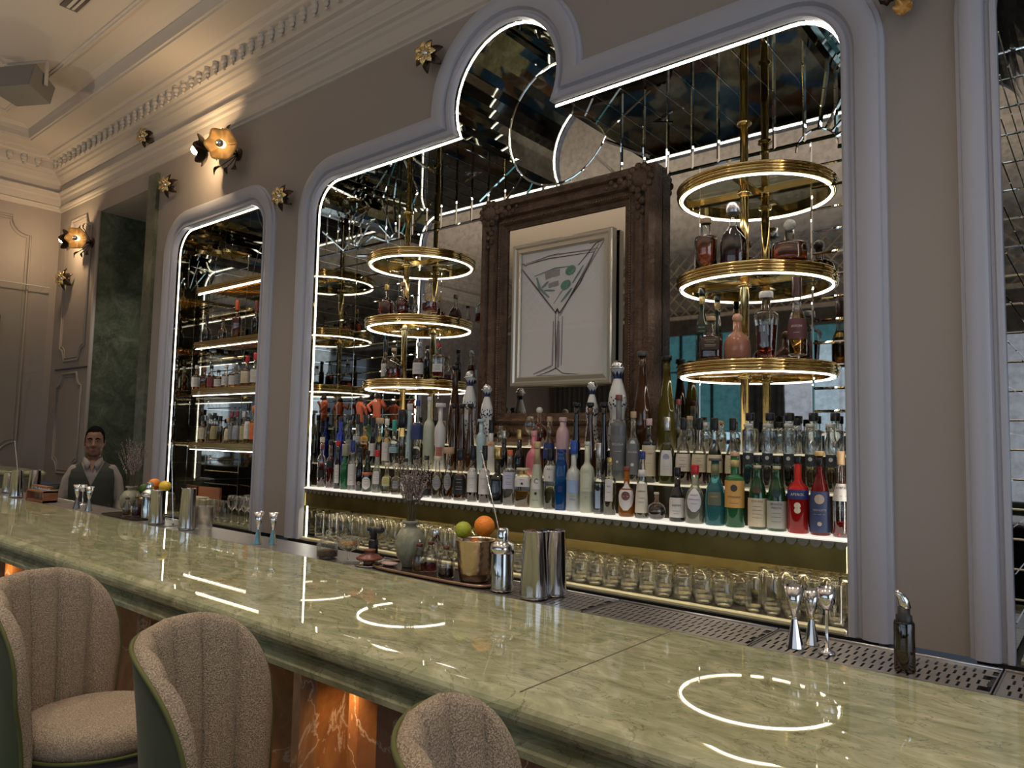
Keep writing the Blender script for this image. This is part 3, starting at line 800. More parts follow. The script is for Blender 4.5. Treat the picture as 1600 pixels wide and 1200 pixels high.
WH = (.62, .59, .56); CR_ = (.60, .52, .36); BK = (.012, .012, .015); AMB = (.55, .20, .03); DAMB = (.28, .07, .015); YEL = (.62, .55, .22); RED = (.5, .02, .03); GOLD = (.6, .42, .16); COR = (.45, .30, .17); BRD = (.22, .05, .05); NAV = (.02, .04, .18); GRY = (.25, .25, .25)
ROWY = {1: 2.885, 2: 3.022, 3: 3.165}; ROWZ = {1: S1 + .0005, 2: S2 + .0005, 3: S3 + .0005}; ROWN = {1: 'front row', 2: 'middle step', 3: 'top step'}


def facing(x, y, k=.75): return math.atan2(-x, y) * 0 + math.atan2(0 - x, -(0 - y)) * k


def place(row, px, ty, wpx, desc, Y=None, zb=None, where=None, **kw):
    Y = Y or ROWY[row]; v = at(px, ty, Y); z = zb if zb is not None else ROWZ[row]
    h = v.z - z; R_ = wpx / 2 * 1.06 * (Y / (CR * (px - 800) + CD * (700 - 600) + CF * F).y)
    where = where or ROWN[row]
    return bottle(Vector((v.x, Y, z)), h, R_, desc=desc, label=desc + where, rot=facing(v.x, Y), **kw)


B = place
# front row, left to right
B(1, 504, 683, 11.5, 'rosy clear bottle with cream and red neck, leftmost of the ', liq=(.5, .16, .14), fill=.55, cap=CR_, lab=(BK, .2, .34, 70), band=(BRD, .76, .86))
B(1, 517.5, 688, 11.5, 'red liqueur with slanted black label, second from left in the ', liq=(.45, .03, .03), fill=.55, cap=BK, lab=(BK, .42, .56, 75))
B(1, 529, 689, 11, 'dark bottle with red cap and narrow white label, left part of ', glass=G_black, cap=RED, lab=(WH, .12, .5, 35), shape='slope')
B(1, 540, 694, 12.5, 'green bottle with grey stopper next to the narrow white label, ', liq=(.10, .28, .18), fill=.6, cap=(.3, .28, .2), capr=1.7, caph=.26, shape='shoulder', glass=G_lgreen)
B(1, 552, 688, 12, 'clear bottle with dark blue cap and tall white label, ', liq=(.8, .8, .8), fill=.5, cap=NAV, caph=.24, lab=(WH, .1, .52, 70), text=[('-', .009, .3), ('-', .009, .2)])
B(1, 563.5, 699, 12, 'black sloping bottle with small round seal, ', glass=G_black, cap=BK, shape='slope', lab=((.35, .3, .2), .14, .22, 30, 'oval'))
B(1, 575, 704, 15, 'dark green bottle with big white oval label and orange seal, ', glass=G_dkgreen, cap=BK, shape='slope', lab=(WH, .06, .36, 55, 'oval'), band=((.6, .14, .08), .40, .47))
B(1, 590, 703, 14.5, 'speckled clear bottle with red cap in the left half of ', glass=G_text, liq=(.7, .7, .6), fill=.5, cap=RED, caph=.16, lab=(WH, .2, .5, 40), shape='bell')
B(1, 605, 723, 14, 'square yellowish liqueur bottle left of the lavender, ', liq=YEL, fill=.6, cap=CR_, sq=4, shape='squat', lab=((.5, .45, .2), .25, .55, 40))
B(1, 620, 724, 14, 'second square yellow liqueur bottle just left of the lavender, ', liq=(.66, .5, .2), fill=.6, cap=CR_, sq=4, shape='squat', lab=(GRY, .2, .45, 30))
B(1, 634, 716, 13, 'amber bottle with tall white label behind the lavender, ', liq=AMB, fill=.6, cap=BK, lab=(WH, .12, .55, 60))
B(1, 650, 712, 14, 'dark rum bottle hidden behind the lavender stems, ', liq=DAMB, fill=.6, cap=BK, lab=(CR_, .15, .5, 60))
B(1, 667, 712, 13, 'golden bottle with black base right behind the lavender, ', liq=AMB, fill=.6, cap=BK, lab=(BK, .05, .2, 80))
B(1, 684.5, 713, 17, 'pale tequila bottle with dark medallion label, ', liq=(.62, .48, .2), fill=.55, cap=(.6, .55, .42), capr=1.8, lab=(GRY, .2, .55, 45, 'oval'), shape='bell')
B(1, 701.5, 699, 14, 'amber tequila with large brown cork stopper, ', liq=AMB, fill=.5, cap=COR, capr=2.0, caph=.12, neck=.015, lab=(GRY, .18, .5, 50, 'oval'), shape='squat')
B(1, 720, 702, 20, 'wide amber bottle with black shield label, ', liq=AMB, fill=.62, cap=BK, caph=.22, capr=1.5, lab=(BK, .12, .5, 60), tcol=CR_, shape='squat', neck=.014)
B(1, 739.5, 696, 15, 'brandy with tall white label and black cap, left of an identical pair in ', liq=DAMB, fill=.8, cap=BK, caph=.26, lab=(WH, .17, .60, 75), text=[('XULAN', .009, .42), ('-', .01, .3), ('-', .01, .26)], tcol=(.25, .2, .2), shape='shoulder')
B(1, 758, 696, 16, 'brandy with tall white label and black cap, right of an identical pair in ', liq=DAMB, fill=.8, cap=BK, caph=.26, lab=(WH, .15, .60, 75), text=[('XULAN', .009, .42), ('-', .01, .3), ('-', .01, .26)], tcol=(.25, .2, .2), shape='shoulder')
B(1, 778.5, 699, 20, 'black square-shouldered bottle with gold cap, ', glass=G_black, cap=GOLD, caph=.2, capr=1.7, metalcap=1, sq=4, shape='squat', band=(GOLD, .8, .9))
B(1, 797, 703, 18, 'clear gin bottle with blue and white label, ', liq=(.7, .7, .6), fill=.35, cap=(.6, .15, .05), sq=4, shape='shoulder', lab=((.5, .5, .62), .3, .6, 60))
B(1, 818, 731, 23, 'squat square bottle half full of amber with small white label, ', liq=(.62, .36, .08), fill=.42, cap=CR_, caph=.06, capr=1.8, sq=5, shape='tube', lab=(WH, .52, .78, 55), neck=.02, text=[('-', .012, .70), ('o', .006, .60)])
B(1, 840, 690, 21, 'cream cone-shaped bottle with straw-wrapped neck and moon label, ', glass=G_frosty, cap=(.5, .38, .2), capr=1.4, shape='cone', lab=(WH, .28, .44, 40), band=((.45, .33, .18), .66, .95), text=[('C', .035, .40), ('o', .007, .22), ('-', .016, .12)])
B(1, 860.5, 701, 19, 'clear bottle with square white label reading AKU, ', liq=(.62, .6, .35), fill=.45, cap=BK, caph=.2, shape='tube', neck=.016, lab=(WH, .46, .72, 75), text=[('AKU', .015, .66), ('6', .018, .53)])
B(1, 877.5, 702, 16.5, 'dark blue square gin bottle in the ', glass=G_blue, cap=NAV, caph=.06, shape='tube', sq=5, lab=(NAV, .3, .4, 20), neck=.02)
B(1, 897, 688, 21, 'frosted vodka bottle with blue neck wrap and floral label, ', glass=G_frost, cap=(.03, .08, .35), caph=.19, capr=1.45, shape='std', lab=((.30, .40, .62), .26, .44, 50), text=[('VODKA', .009, .17), ('-', .013, .22)], tcol=(.05, .08, .3))
B(1, 918, 690, 21, 'frosted pale yellow vodka bottle with clear tall neck, ', glass=G_frosty, cap=(.55, .55, .5), caph=.05, shape='std', lab=((.55, .56, .42), .3, .56, 50), text=[('VEDERE', .009, .34), ('o', .005, .22)], tcol=(.35, .35, .25))
B(1, 936, 692, 17, 'silver tall-necked vodka with black round emblem, ', liq=(.65, .68, .7), fill=.5, cap=(.5, .45, .4), metalcap=1, caph=.22, capr=1.2, lab=((.3, .38, .5), .08, .36, 25), text=[('o', .012, .36)], tcol=BK, shape='squat')
B(1, 953, 715, 19, 'pale yellow bottle with narrow white label and gold neck, ', liq=YEL, fill=.6, cap=GOLD, metalcap=1, caph=.1, shape='shoulder', lab=(WH, .24, .62, 35), text=[('RIX', .011, .5), ('-', .007, .4)])
B(1, 979.5, 729, 24, 'orange liqueur with big white round label, ', liq=(.70, .32, .04), fill=.8, cap=BRD, caph=.08, shape='squat', lab=(WH, .13, .70, 62, 'oval'), text=[('o', .020, .42)], tcol=(.16, .07, .06), glass=G_amber, neck=.013)
B(1, 1003.5, 705, 21, 'clear bottle with cream label and blue-white neck, ', liq=YEL, fill=.5, cap=NAV, caph=.12, lab=((.62, .56, .46), .08, .52, 62), text=[('ONMARA', .009, .40), ('-', .014, .3), ('-', .014, .24)], shape='cone', band=(WH, .62, .72))
B(1, 1026, 769, 27, 'small round glass flask between cream and black labelled bottles, ', liq=(.25, .10, .03), fill=.3, cap=(.55, .5, .42), shape='ball', caph=.08, neck=.01)
B(1, 1058.5, 730, 24, 'black bottle with arched white label, ', glass=G_black, cap=BK, caph=.16, lab=(WH, .08, .44, 62), text=[('KREMER', .011, .30), ('-', .014, .2), ('-', .012, .15)], shape='bell')
B(1, 1086, 726, 30, 'crackled pale green bottle with bright red cap, ', glass=G_text, liq=(.62, .64, .4), fill=.6, cap=RED, caph=.16, shape='bell', lab=((.62, .6, .62), .2, .6, 42, 'oval'), text=[('MINUIT', .010, .48), ('MARASCHINO', .0075, .41), ('-', .013, .34)], tcol=(.16, .06, .3), neck=.0145)
B(1, 1117.5, 716, 30, 'teal blue gin bottle with green neck and dark label, ', glass=G_teal, cap=(.10, .10, .10), caph=.04, capr=1.7, shape='bell', lab=((.12, .13, .09), .3, .50, 38), text=[('KAIZO', .010, .43)], tcol=GOLD, neck=.016, band=((.22, .22, .10), .74, .92))
B(1, 1148, 706, 28, 'green herbal liqueur with orange paper label and black foot, ', glass=G_lgreen, cap=(.6, .35, .22), caph=.06, shape='shoulder', lab=((.66, .36, .10), .26, .62, 75), text=[('YYDIGAO', .012, .40), ('o', .014, .52), ('-', .018, .32)], tcol=(.06, .05, .05), neck=.0165, band=((.55, .42, .16), .80, .89))
B(1, 1183.5, 711, 27, 'green bitters bottle with cream label and eagle roundel, left of two in ', glass=G_green, cap=BK, caph=.10, shape='slope', lab=(CR_, .04, .42, 78), text=[('MENTALIQ', .0095, .38), ('-', .018, .31), ('-', .018, .26), ('-', .018, .21), ('-', .018, .16), ('o', .016, .52)], tcol=(.10, .06, .04), band=(CR_, .82, .86), neck=.014)
B(1, 1213.5, 712, 28, 'green bitters bottle with silver label and eagle roundel, right of two in ', glass=G_green, cap=BK, caph=.10, shape='slope', lab=((.42, .42, .36), .04, .40, 78), text=[('BRANCA', .0115, .36), ('MENTA', .0115, .31), ('-', .018, .24), ('-', .018, .19), ('-', .018, .13), ('o', .017, .50)], tcol=(.03, .05, .06), band=(CR_, .82, .86), neck=.014)
B(1, 1246.5, 712, 30, 'bright orange-red aperitif with slanted blue label, ', glass=G_red, cap=BK, caph=.10, shape='std', lab=(NAV, .44, .56, 70), text=[('APEROL', .0145, .50), ('o', .012, .36), ('o', .012, .30)], tcol=(.7, .62, .45), neck=.0135)
B(1, 1280.5, 705, 28, 'dark red vermouth with tall navy label and silver figure, ', glass=G_dkred, cap=(.7, .48, .22), caph=.055, capr=1.5, shape='slope', lab=((.05, .07, .16), .04, .52, 75), text=[('MEROLETTI', .0095, .30), ('o', .018, .43), ('o', .008, .14), ('-', .02, .25)], tcol=(.5, .42, .34), band=(BK, .82, .93))
B(1, 1314, 705, 25, 'nearly empty red bitter with white label band, rightmost of the ', liq=(.6, .02, .03), fill=.2, cap=(.6, .40, .22), caph=.16, metalcap=0, shape='slope', lab=(WH, .42, .62, 80), text=[('CAMPARI', .0145, .57), ('-', .02, .48)], tcol=(.02, .02, .06))
# middle step
B(2, 533, 651, 12, 'deep blue gin bottle, leftmost on the ', glass=G_teal2, cap=BK, shape='shoulder')
B(2, 547, 648, 11, 'black-capped dark amaro beside the deep blue gin, ', glass=G_black, cap=BK, lab=(GRY, .2, .5, 50))
B(2, 559.5, 647, 12, 'clear vodka with long black cap and silver label, ', liq=(.75, .75, .75), fill=.6, cap=BK, caph=.2, lab=((.5, .5, .52), .46, .56, 60), shape='shoulder')
B(2, 571.5, 648, 11.5, 'orange amber square bottle with black cap, ', liq=(.62, .28, .03), fill=.9, cap=BK, caph=.22, sq=4, shape='shoulder', lab=((.62, .36, .06), .48, .56, 50))
B(2, 583.5, 652, 11, 'black wine-shaped bottle with white label, ', glass=G_black, cap=BK, caph=.2, lab=(WH, .2, .46, 70), shape='slope')
B(2, 594, 653, 12, 'golden bottle with wide cork, left of the boxed white label, ', liq=(.5, .36, .08), fill=.8, cap=COR, capr=2, caph=.12, shape='bell')
B(2, 605, 654, 12.5, 'whisky with boxed white label numbered 13, ', liq=(.4, .25, .08), fill=.85, cap=WH, caph=.14, lab=(WH, .12, .5, 70), text=[('13', .011, .4), ('-', .008, .3)])
B(2, 617, 656, 14, 'clear bottle with diagonal teal stripe and teal cap, ', liq=(.75, .78, .75), fill=.8, cap=(.05, .35, .3), caph=.24, capr=1.2, lab=((.3, .48, .5), .3, .42, 70), shape='shoulder')
B(2, 630, 640, 11, 'tall bottle with thick black neck sleeve left of the lavender, ', liq=(.5, .4, .12), fill=.7, cap=BK, caph=.32, capr=1.9, shape='tube', neck=.016)
B(2, 641, 631, 10, 'slim pale blue tapering bottle, ', glass=G_pale, cap=(.6, .6, .6), shape='cone', capr=1.3)
B(2, 653.5, 625, 18, 'clear vodka with blue cap and blue mountain label behind the lavender, ', liq=(.75, .78, .8), fill=.7, cap=NAV, caph=.09, lab=((.03, .05, .16), .42, .66, 80), shape='shoulder')
B(2, 672, 620, 17, 'frosted cream bottle with tall clear neck, ', glass=G_frosty, cap=(.7, .7, .7), caph=.06, shape='std')
B(2, 689, 630, 17, 'white sculpted ceramic bottle with flower pattern, ', glass=G_white, cap=(.62, .6, .58), capr=2.4, caph=.06, shape='waist', lab=((.45, .16, .12), .2, .34, 40), wave=.05)
B(2, 710, 631, 15, 'brown tall-necked tequila, left of the cluster of three on the ', glass=G_brown, cap=BK, shape='tall', caph=.05, capr=1.5, ball=None)
B(2, 722.5, 631, 14, 'brown tall-necked tequila, middle of the cluster of three on the ', glass=G_brown, cap=BK, shape='tall', caph=.05, capr=1.5)
B(2, 735.5, 631, 14, 'brown tall-necked tequila, right of the cluster of three on the ', glass=G_brown, cap=BK, shape='tall', caph=.05, capr=1.5)
B(2, 752.5, 655, 15, 'pale blue stoneware bottle with round belly, ', glass=G_pale, cap=(.38, .5, .53), shape='taper', capr=1.8, caph=.05)
B(2, 768, 656, 12, 'white bottle with tiny flowers and black neck, ', glass=G_white, cap=BK, caph=.25, shape='shoulder', lab=((.6, .35, .22), .5, .6, 60))
B(2, 788, 673, 12, 'small black bottle with silver cap below the ornate mirror, ', glass=G_black, cap=(.5, .5, .45), metalcap=1, caph=.18, shape='std')
B(2, 812, 671, 16, 'black round-bellied bottle with gold and clear neck, ', glass=G_black, cap=GOLD, metalcap=1, caph=.22, shape='ball')
B(2, 835, 673, 24, 'pink round-shouldered bottle with gold neck ring, ', glass=G_pink, cap=(.62, .30, .3), caph=.12, shape='ball', neck=.014)
B(2, 859, 651, 18, 'whisky with slanted navy label and cork, ', liq=(.35, .14, .04), fill=.5, cap=COR, caph=.08, lab=(NAV, .30, .56, 75), text=[('Shepton', .012, .46)], tcol=CR_, shape='slope')
B(2, 880, 652, 20, 'blush pink cylinder bottle, ', glass=G_blush, cap=(.55, .38, .38), caph=.07, capr=1.3, shape='tube', lab=((.6, .25, .12), .2, .42, 40), neck=.016)
B(2, 901, 629, 14, 'black tall-necked bottle left of the tall white and blue ceramic, ', glass=G_black, cap=BK, shape='tall', caph=.05, capr=1.5)
B(2, 922.5, 629, 16, 'brown tall-necked bottle before the white and blue ceramic, ', glass=G_brown, cap=BK, shape='tall', caph=.05, capr=1.5)
B(2, 944, 629, 14, 'second black tall-necked bottle left of the grey vodkas, ', glass=G_black, cap=BK, shape='tall', caph=.05, capr=1.5)
B(2, 967, 617, 24, 'grey-labelled vodka with long silver neck, left of two, ', glass=G_grey, cap=(.2, .06, .05), caph=.06, shape='shoulder', lab=((.14, .145, .15), .12, .52, 80), text=[('BELUGA', .016, .42), ('-', .018, .34), ('o', .006, .22)], tcol=(.6, .6, .6), neck=.014)
B(2, 990, 643, 21, 'grey-labelled vodka with cork stopper, right of two, ', liq=(.7, .7, .7), fill=.5, cap=COR, caph=.09, shape='bell', lab=((.14, .145, .15), .10, .62, 70), text=[('o', .012, .55), ('BELUGA', .013, .42), ('o', .008, .24)], tcol=(.6, .6, .6))
B(2, 1014.5, 654, 20, 'dark bitters with cream and red label and pink cap, ', glass=G_black, cap=(.55, .38, .38), caph=.11, shape='shoulder', lab=(CR_, .1, .58, 72), text=[('KUYPER', .011, .45), ('-', .014, .52), ('-', .014, .3)], tcol=(.55, .05, .03))
B(2, 1042.5, 652, 25, 'dark green pastis with white crest label and silver cap, ', glass=mat('olive_glass', (.05, .055, .012), .05, trans=.3), cap=(.6, .58, .55), metalcap=1, caph=.20, capr=1.2, shape='bell', lab=(WH, .12, .50, 42), text=[('RICARD', .0125, .60), ('o', .015, .40), ('-', .012, .26), ('-', .012, .22)], tcol=(.30, .30, .42))
for i, (px_, wd_) in enumerate(((1068, 'first'), (1093, 'second'), (1117, 'third'), (1145, 'fourth'))):
    B(2, px_, 653, 22, 'sloping clear rum with black cap and cream label, %s of four, ' % wd_, liq=(.05, .02, .015) if i == 2 else (.30, .05, .03), fill=.62 if i == 2 else .32, cap=BK, caph=.18, capr=1.2, shape='slope', lab=(CR_ if i else (.62, .55, .46), .20, .46, 78))
for i, (px_, wd_, g_) in enumerate(((1169, 'leftmost', (.1, .36, .42)), (1199, 'second', (.35, .35, .35)), (1232, 'third', (.08, .08, .06)), (1266, 'fourth', (.35, .38, .15)), (1298, 'rightmost', (.35, .3, .12)))):
    B(2, px_, 706 if False else 662, 16, 'clear bottle with black crest label, %s of five behind the bitters, ' % wd_, liq=g_, fill=.38, cap=(.5, .5, .5), caph=.05, shape='tube', lab=((.03, .04, .05), .38, .55, 60), text=[('o', .008, .48)], tcol=(.55, .55, .55), neck=.016)
# top step
for px_, ty_, wd_ in ((1172, 645, 'leftmost'), (1203, 645, 'second'), (1234, 645, 'third'), (1271, 645, 'fourth'), (1305, 645, 'rightmost')):
    B(3, px_, ty_, 23, 'engraved clear crystal vodka with tall black cap, %s of five on the ' % wd_, liq=(.72, .82, .95), fill=.75, cap=BK, caph=.2, capr=1.3, shape='shoulder', neck=.0145, Y=3.118)
for px_, ty_, wd_ in ((1218, 659, 'left'), (1245, 654, 'right')):
    B(3, px_, ty_, 14, 'small clear bottle with black cap, %s of two squeezed between crystal vodkas, ' % wd_, liq=(.75, .82, .9), fill=.7, cap=BK, caph=.2, shape='std', Y=3.235)
for px_, ty_, c_, d_ in ((1060, 624, BRD, 'clear tall bottle with dark red cap right of the tall brown magnum, '), (1078, 650, COR, 'clear bottle with yellow cork behind the rums, '), (1104, 660, WH, 'clear bottle with white cap behind the rums, '), (1127, 657, COR, 'olive oil coloured bottle with cork behind the rums, ')):
    B(3, px_, ty_, 15, d_, liq=(.3, .3, .22), fill=.5, cap=c_, caph=.1, shape='std', Y=3.22)
B(3, 712, 571, 19, 'dark brown magnum with knobbed stopper beside the ornate frame, left half of ', Y=3.14, glass=G_brown, cap=BK, shape='tall', caph=.04, capr=1.5, neck=.016)
B(3, 1004, 549, 27, 'tallest dark brown magnum with glass stopper right of the ornate frame, ', Y=3.10, glass=G_brown, cap=(.08, .08, .08), shape='tall', caph=.05, capr=1.5, neck=.017)
B(3, 1042, 556, 28, 'olive brown magnum with yellow gleam beneath the right tower, ', glass=mat('olive_magnum', (.10, .075, .01), .05, trans=.3), cap=BK, shape='tall', caph=.05, capr=1.5, neck=.017)
for px_, ty_, w_, d_ in ((474, 640, 14, 'x'), ):
    pass
B(3, 574, 648, 13, 'green bottle with white cap in the left corner of the ', glass=G_lgreen, cap=WH, caph=.12, Y=3.22)
B(3, 545, 648, 12, 'clear bottle with black cap in front of the left figurine, ', liq=(.7, .7, .72), fill=.6, cap=BK, caph=.18, Y=3.1)
B(3, 843, 640, 25, 'cognac decanter with star-shaped glass stopper, ', liq=(.35, .05, .02), fill=.85, cap=(.7, .68, .6), caph=.1, ball=.018, shape='ball', neck=.01, Y=3.13)
B(3, 783, 662, 11, 'small clear bottle at the foot of the ornate mirror, ', liq=(.6, .55, .5), fill=.5, cap=BK, Y=3.12)


# white and blue ceramic bottles with a silver ball stopper
def ceramic(px, ty, w_, lab, Y=3.125):
    v = at(px, ty, Y); z = S3; h = v.z - z; R_ = w_ / 2 * (Y / (CR * (px - 800) + CD * 20 + CF * F).y)
    t = thing('ceramic_bottle', lab, 'bottle', (v.x, Y, z), facing(v.x, Y))
    pr = [(.8, 0), (.98, .02), (1, .12), (.92, .26), (.74, .36), (.78, .42), (.98, .5), (.86, .62), (.55, .74), (.36, .80), (.42, .84), (.62, .885), (.72, .90)]
    P_ = [(r * R_, q * h) for r, q in pr]
    mb = MB(); mb.lathe(P_, 22); bd = mb.build('ceramic_body', mat('white_glazed_ceramic', (.72, .70, .68), .2, coat=.5), t)
    mb = MB(); n = 8
    for k in range(n):
        a = 2 * PI * k / n; da = PI / n
        q = [(a - da, .79), (a + da, .79), (a + da * .9, .835), (a, .875), (a - da * .9, .835)]
        mb.poly([((rad_at(P_, zz * h) + .0015) * math.cos(aa), (rad_at(P_, zz * h) + .0015) * math.sin(aa), zz * h) for aa, zz in q])
    for k in range(14):
        a = 2 * PI * k / 14
        for j in range(9):
            zz = (.08 + .06 * j + (.015 if k % 2 else 0)); zz = zz if zz < .36 or zz > .44 else zz + .1
            if zz > .72: continue
            aa = a + .12 * math.sin(j * 2.1 + k); s = .0042
            r = rad_at(P_, zz * h) + .0014
            mb.poly([(r * math.cos(aa + s / r * math.cos(tt) * (1.4 if j % 2 else .8)), r * math.sin(aa + s / r * math.cos(tt) * (1.4 if j % 2 else .8)), zz * h + s * 1.2 * math.sin(tt)) for tt in (0, 1.05, 2.1, 3.14, 4.2, 5.2)])
    mb.build('blue_pattern', mat('cobalt_paint', (.012, .016, .07), .3), bd, fix=False)
    mb = MB(); mb.lathe([(.72 * R_, .90 * h), (.84 * R_, .903 * h), (.84 * R_, .912 * h), (.7 * R_, .916 * h)], 20); R2 = R_ * .68
    mb.lathe([(R2 * math.cos(x_), .914 * h + (h * .086) * math.sin(x_)) for x_ in [0, .3, .6, .9, 1.15, 1.4, 1.55]], 20); mb.build('stopper', M_chrome, t)
    return t


ceramic(735, 579, 24, 'large white and blue painted ceramic bottle with silver ball stopper, left of the ornate mirror')
ceramic(761.5, 600, 21, 'smaller white and blue ceramic bottle with silver stopper before the ornate frame\'s left side', 3.10)
ceramic(925.5, 594, 21, 'smaller white and blue ceramic bottle with silver stopper below the picture\'s right corner', 3.10)
ceramic(965.5, 563, 31, 'largest white and blue ceramic bottle with silver stopper before the ornate frame\'s right side', 3.10)


# orange-coated figurines
def figurine(px, py, lab, rz):
    v = at(px, py, 3.15); t = thing('monkey_figurine', lab, 'figurine', (v.x, 3.15, S3 + .02), rz); zt = v.z - S3 - .02
    mb = MB(); mb.lathe([(.02, 0), (.022, zt * .1), (.016, zt * .45), (.02, zt * .5)], 12); mb.build('trousers', opaque((.03, .03, .06), .3), t)
    mb = MB(); mb.lathe([(.038, zt * .40), (.03, zt * .5), (.026, zt * .62), (.036, zt * .78), (.026, zt * .86), (.01, zt * .89)], 14, flat=.75)
    for sx in (-1, 1): mb.tube([(sx * .03, 0, zt * .80), (sx * .062, -.01, zt * .72), (sx * (.03 if sx < 0 else .05), -.035, zt * .60 if sx < 0 else zt * .85)], [.012, .011, .009], 8)
    mb.build('orange_coat', opaque((.62, .13, .05), .3), t)
    mb = MB(); mb.sphere((0, -.004, zt * .93), .02, 12, 8, (1, 1, 1.1)); mb.sphere((0, -.022, zt * .915), .010, 8, 6); mb.sphere((-.021, 0, zt * .94), .006, 6, 4); mb.sphere((.021, 0, zt * .94), .006, 6, 4); mb.build('head', opaque((.03, .02, .015), .3), t)
    mb = MB(); mb.poly([(-.012, -.031, zt * .80), (-.012, -.031, zt * .84), (0, -.031, zt * .82)]); mb.poly([(.012, -.031, zt * .80), (.012, -.031, zt * .84), (0, -.031, zt * .82)]); mb.build('bow_tie', opaque((.7, .7, .7), .3), t, fix=False)


figurine(590, 614, 'monkey figurine in an orange coat facing the room, standing under the left brass tower', .4)
figurine(563, 620, 'monkey figurine in an orange coat seen from behind, left of the one facing the room', 2.9)
t = thing('stemmed_glass', 'small clear tulip glass on the top step beside the cognac decanter', 'glass', at(827, 690, 3.15).xy.to_3d() + Vector((0, 0, S3)))
mb = MB(); mb.lathe([(.028, 0), (.027, .003), (.004, .01), (.0035, .07), (.02, .085), (.03, .11), (.026, .14), (.021, .165)], 16); mb.build('glass_body', M_ware, t)

# tower shelves
TW = {'L2': (3.06, 2.414 + .001), 'L3': (3.06, 2.012 + .001), 'R2': (3.06, 2.428 + .001), 'R3': (3.06, 2.012 + .001)}


def T(key, px, ty, w_, desc, Y=None, **kw):
    y, z = TW[key]; return place(0, px, ty, w_, desc, Y=Y or y, zb=z, where={'L': 'left', 'R': 'right'}[key[0]] + ' tower, ' + {'2': 'middle', '3': 'lower'}[key[1]] + ' shelf', **kw)


T('L2', 605, 445, 22, 'wide cognac decanter with gold crown stopper, ', liq=(.30, .03, .015), fill=.7, cap=GOLD, metalcap=1, shape='squat', caph=.16, sq=4)
T('L2', 630, 441, 21, 'round cognac flask with engraved scroll, ', liq=(.26, .03, .02), fill=.6, cap=COR, shape='ball', caph=.12, neck=.014)
T('L2', 649, 460, 10, 'tiny clear decanter, ', liq=(.6, .5, .4), fill=.3, cap=BK, shape='ball')
T('L2', 673, 436, 24, 'fluted glass cognac decanter with gold medallion, ', liq=(.26, .02, .02), fill=.3, cap=COR, shape='bell', lab=((.6, .40, .12), .30, .44, 22, 'oval'), caph=.08, glass=M_ware, wave=.06)
T('L3', 603, 531, 11, 'tall dark cognac bottle with white label, ', glass=G_brown, cap=BK, caph=.3, lab=(WH, .08, .4, 70))
T('L3', 616, 544, 26, 'wide-bottomed ship decanter, ', liq=(.30, .04, .02), fill=.35, cap=COR, shape='bell', caph=.1, neck=.015)
T('L3', 655, 535, 17, 'whisky with white label and silver cap, ', liq=(.2, .03, .02), fill=.6, cap=(.5, .5, .5), metalcap=1, shape='slope', lab=(WH, .1, .42, 65))
T('L3', 668, 539, 10, 'black slender bottle behind the silver-capped whisky, ', glass=G_black, cap=BK, Y=3.16)
T('L3', 686, 537, 17, 'square cognac with red cap and white label, ', liq=(.35, .04, .02), fill=.35, cap=RED, sq=4, shape='shoulder', lab=(WH, .14, .38, 45))
T('R2', 1103, 342, 34, 'rounded amber whisky with natural cork, ', liq=(.45, .12, .02), fill=.72, cap=COR, shape='shoulder', caph=.1, neck=.022)
T('R2', 1146, 318, 40, 'dark cognac in a splayed crystal bottle with fan stopper, ', liq=(.07, .005, .008), fill=.72, cap=(.55, .55, .6), shape='bell', caph=.16, capr=1.9, metalcap=1, neck=.016, flat=.6)
T('R2', 1234, 350, 52, 'low cut-crystal decanter with faceted ball stopper, ', liq=(.38, .08, .02), fill=.7, cap=(.75, .72, .68), ball=.026, shape='squat', caph=.22, neck=.02, sq=3, Y=3.10)
T('R3', 1097, 450, 18, 'green champagne bottle with gold neck foil, front of two, ', glass=G_dkgreen, cap=BK, shape='slope', caph=.09, band=(GOLD, .78, .88), lab=((.01, .03, .015), .38, .5, 60), text=[('SALON', .010, .46), ('-', .015, .41)], tcol=(.5, .45, .3))
T('R3', 1121, 460, 15, 'green champagne bottle with gold neck foil, rear of two, ', glass=G_dkgreen, cap=BK, shape='slope', caph=.09, band=(GOLD, .78, .88), Y=3.19)
T('R3', 1111, 495, 33, 'square-shouldered whisky decanter with cork, ', liq=(.30, .06, .015), fill=.7, cap=COR, shape='squat', sq=4, flat=.75, lab=((.05, .03, .02), .22, .5, 40), tcol=CR_, caph=.1, Y=2.99, neck=.018)
T('R3', 1152, 496, 39, 'rosy bell-shaped tequila with round stopper, ', glass=mat('rose_frosted', (.55, .24, .15), .15, trans=.35), cap=(.62, .35, .22), ball=.022, caph=.14, shape='bell', Y=3.0, neck=.018)
T('R3', 1197, 456, 36, 'tall ribbed crystal whisky with chrome neck, ', liq=(.30, .05, .03), fill=.52, cap=(.7, .68, .64), caph=.1, capr=1.6, shape='taper', sq=3, neck=.018, wave=.03, Y=3.02)
T('R3', 1245, 433, 27, 'tequila with maroon label and brown neck wrap, ', liq=(.62, .30, .04), fill=.68, cap=(.10, .05, .05), caph=.25, capr=1.15, shape='slope', lab=((.11, .04, .05), .20, .46, 78), text=[('AVION', .014, .36), ('-', .012, .28)], tcol=(.62, .52, .45), Y=3.0, neck=.0165)
# left niche shelves
NS = {'B': SH[1], 'C': SH[2], 'D': SH[3]}
NN = {'B': 'second shelf of left niche', 'C': 'third shelf of left niche', 'D': 'lowest shelf of left niche'}


def N_(k, px, ty, w_, desc, Y=2.98, **kw): return place(0, px, ty, w_, desc, Y=Y, zb=NS[k], where=NN[k], **kw)


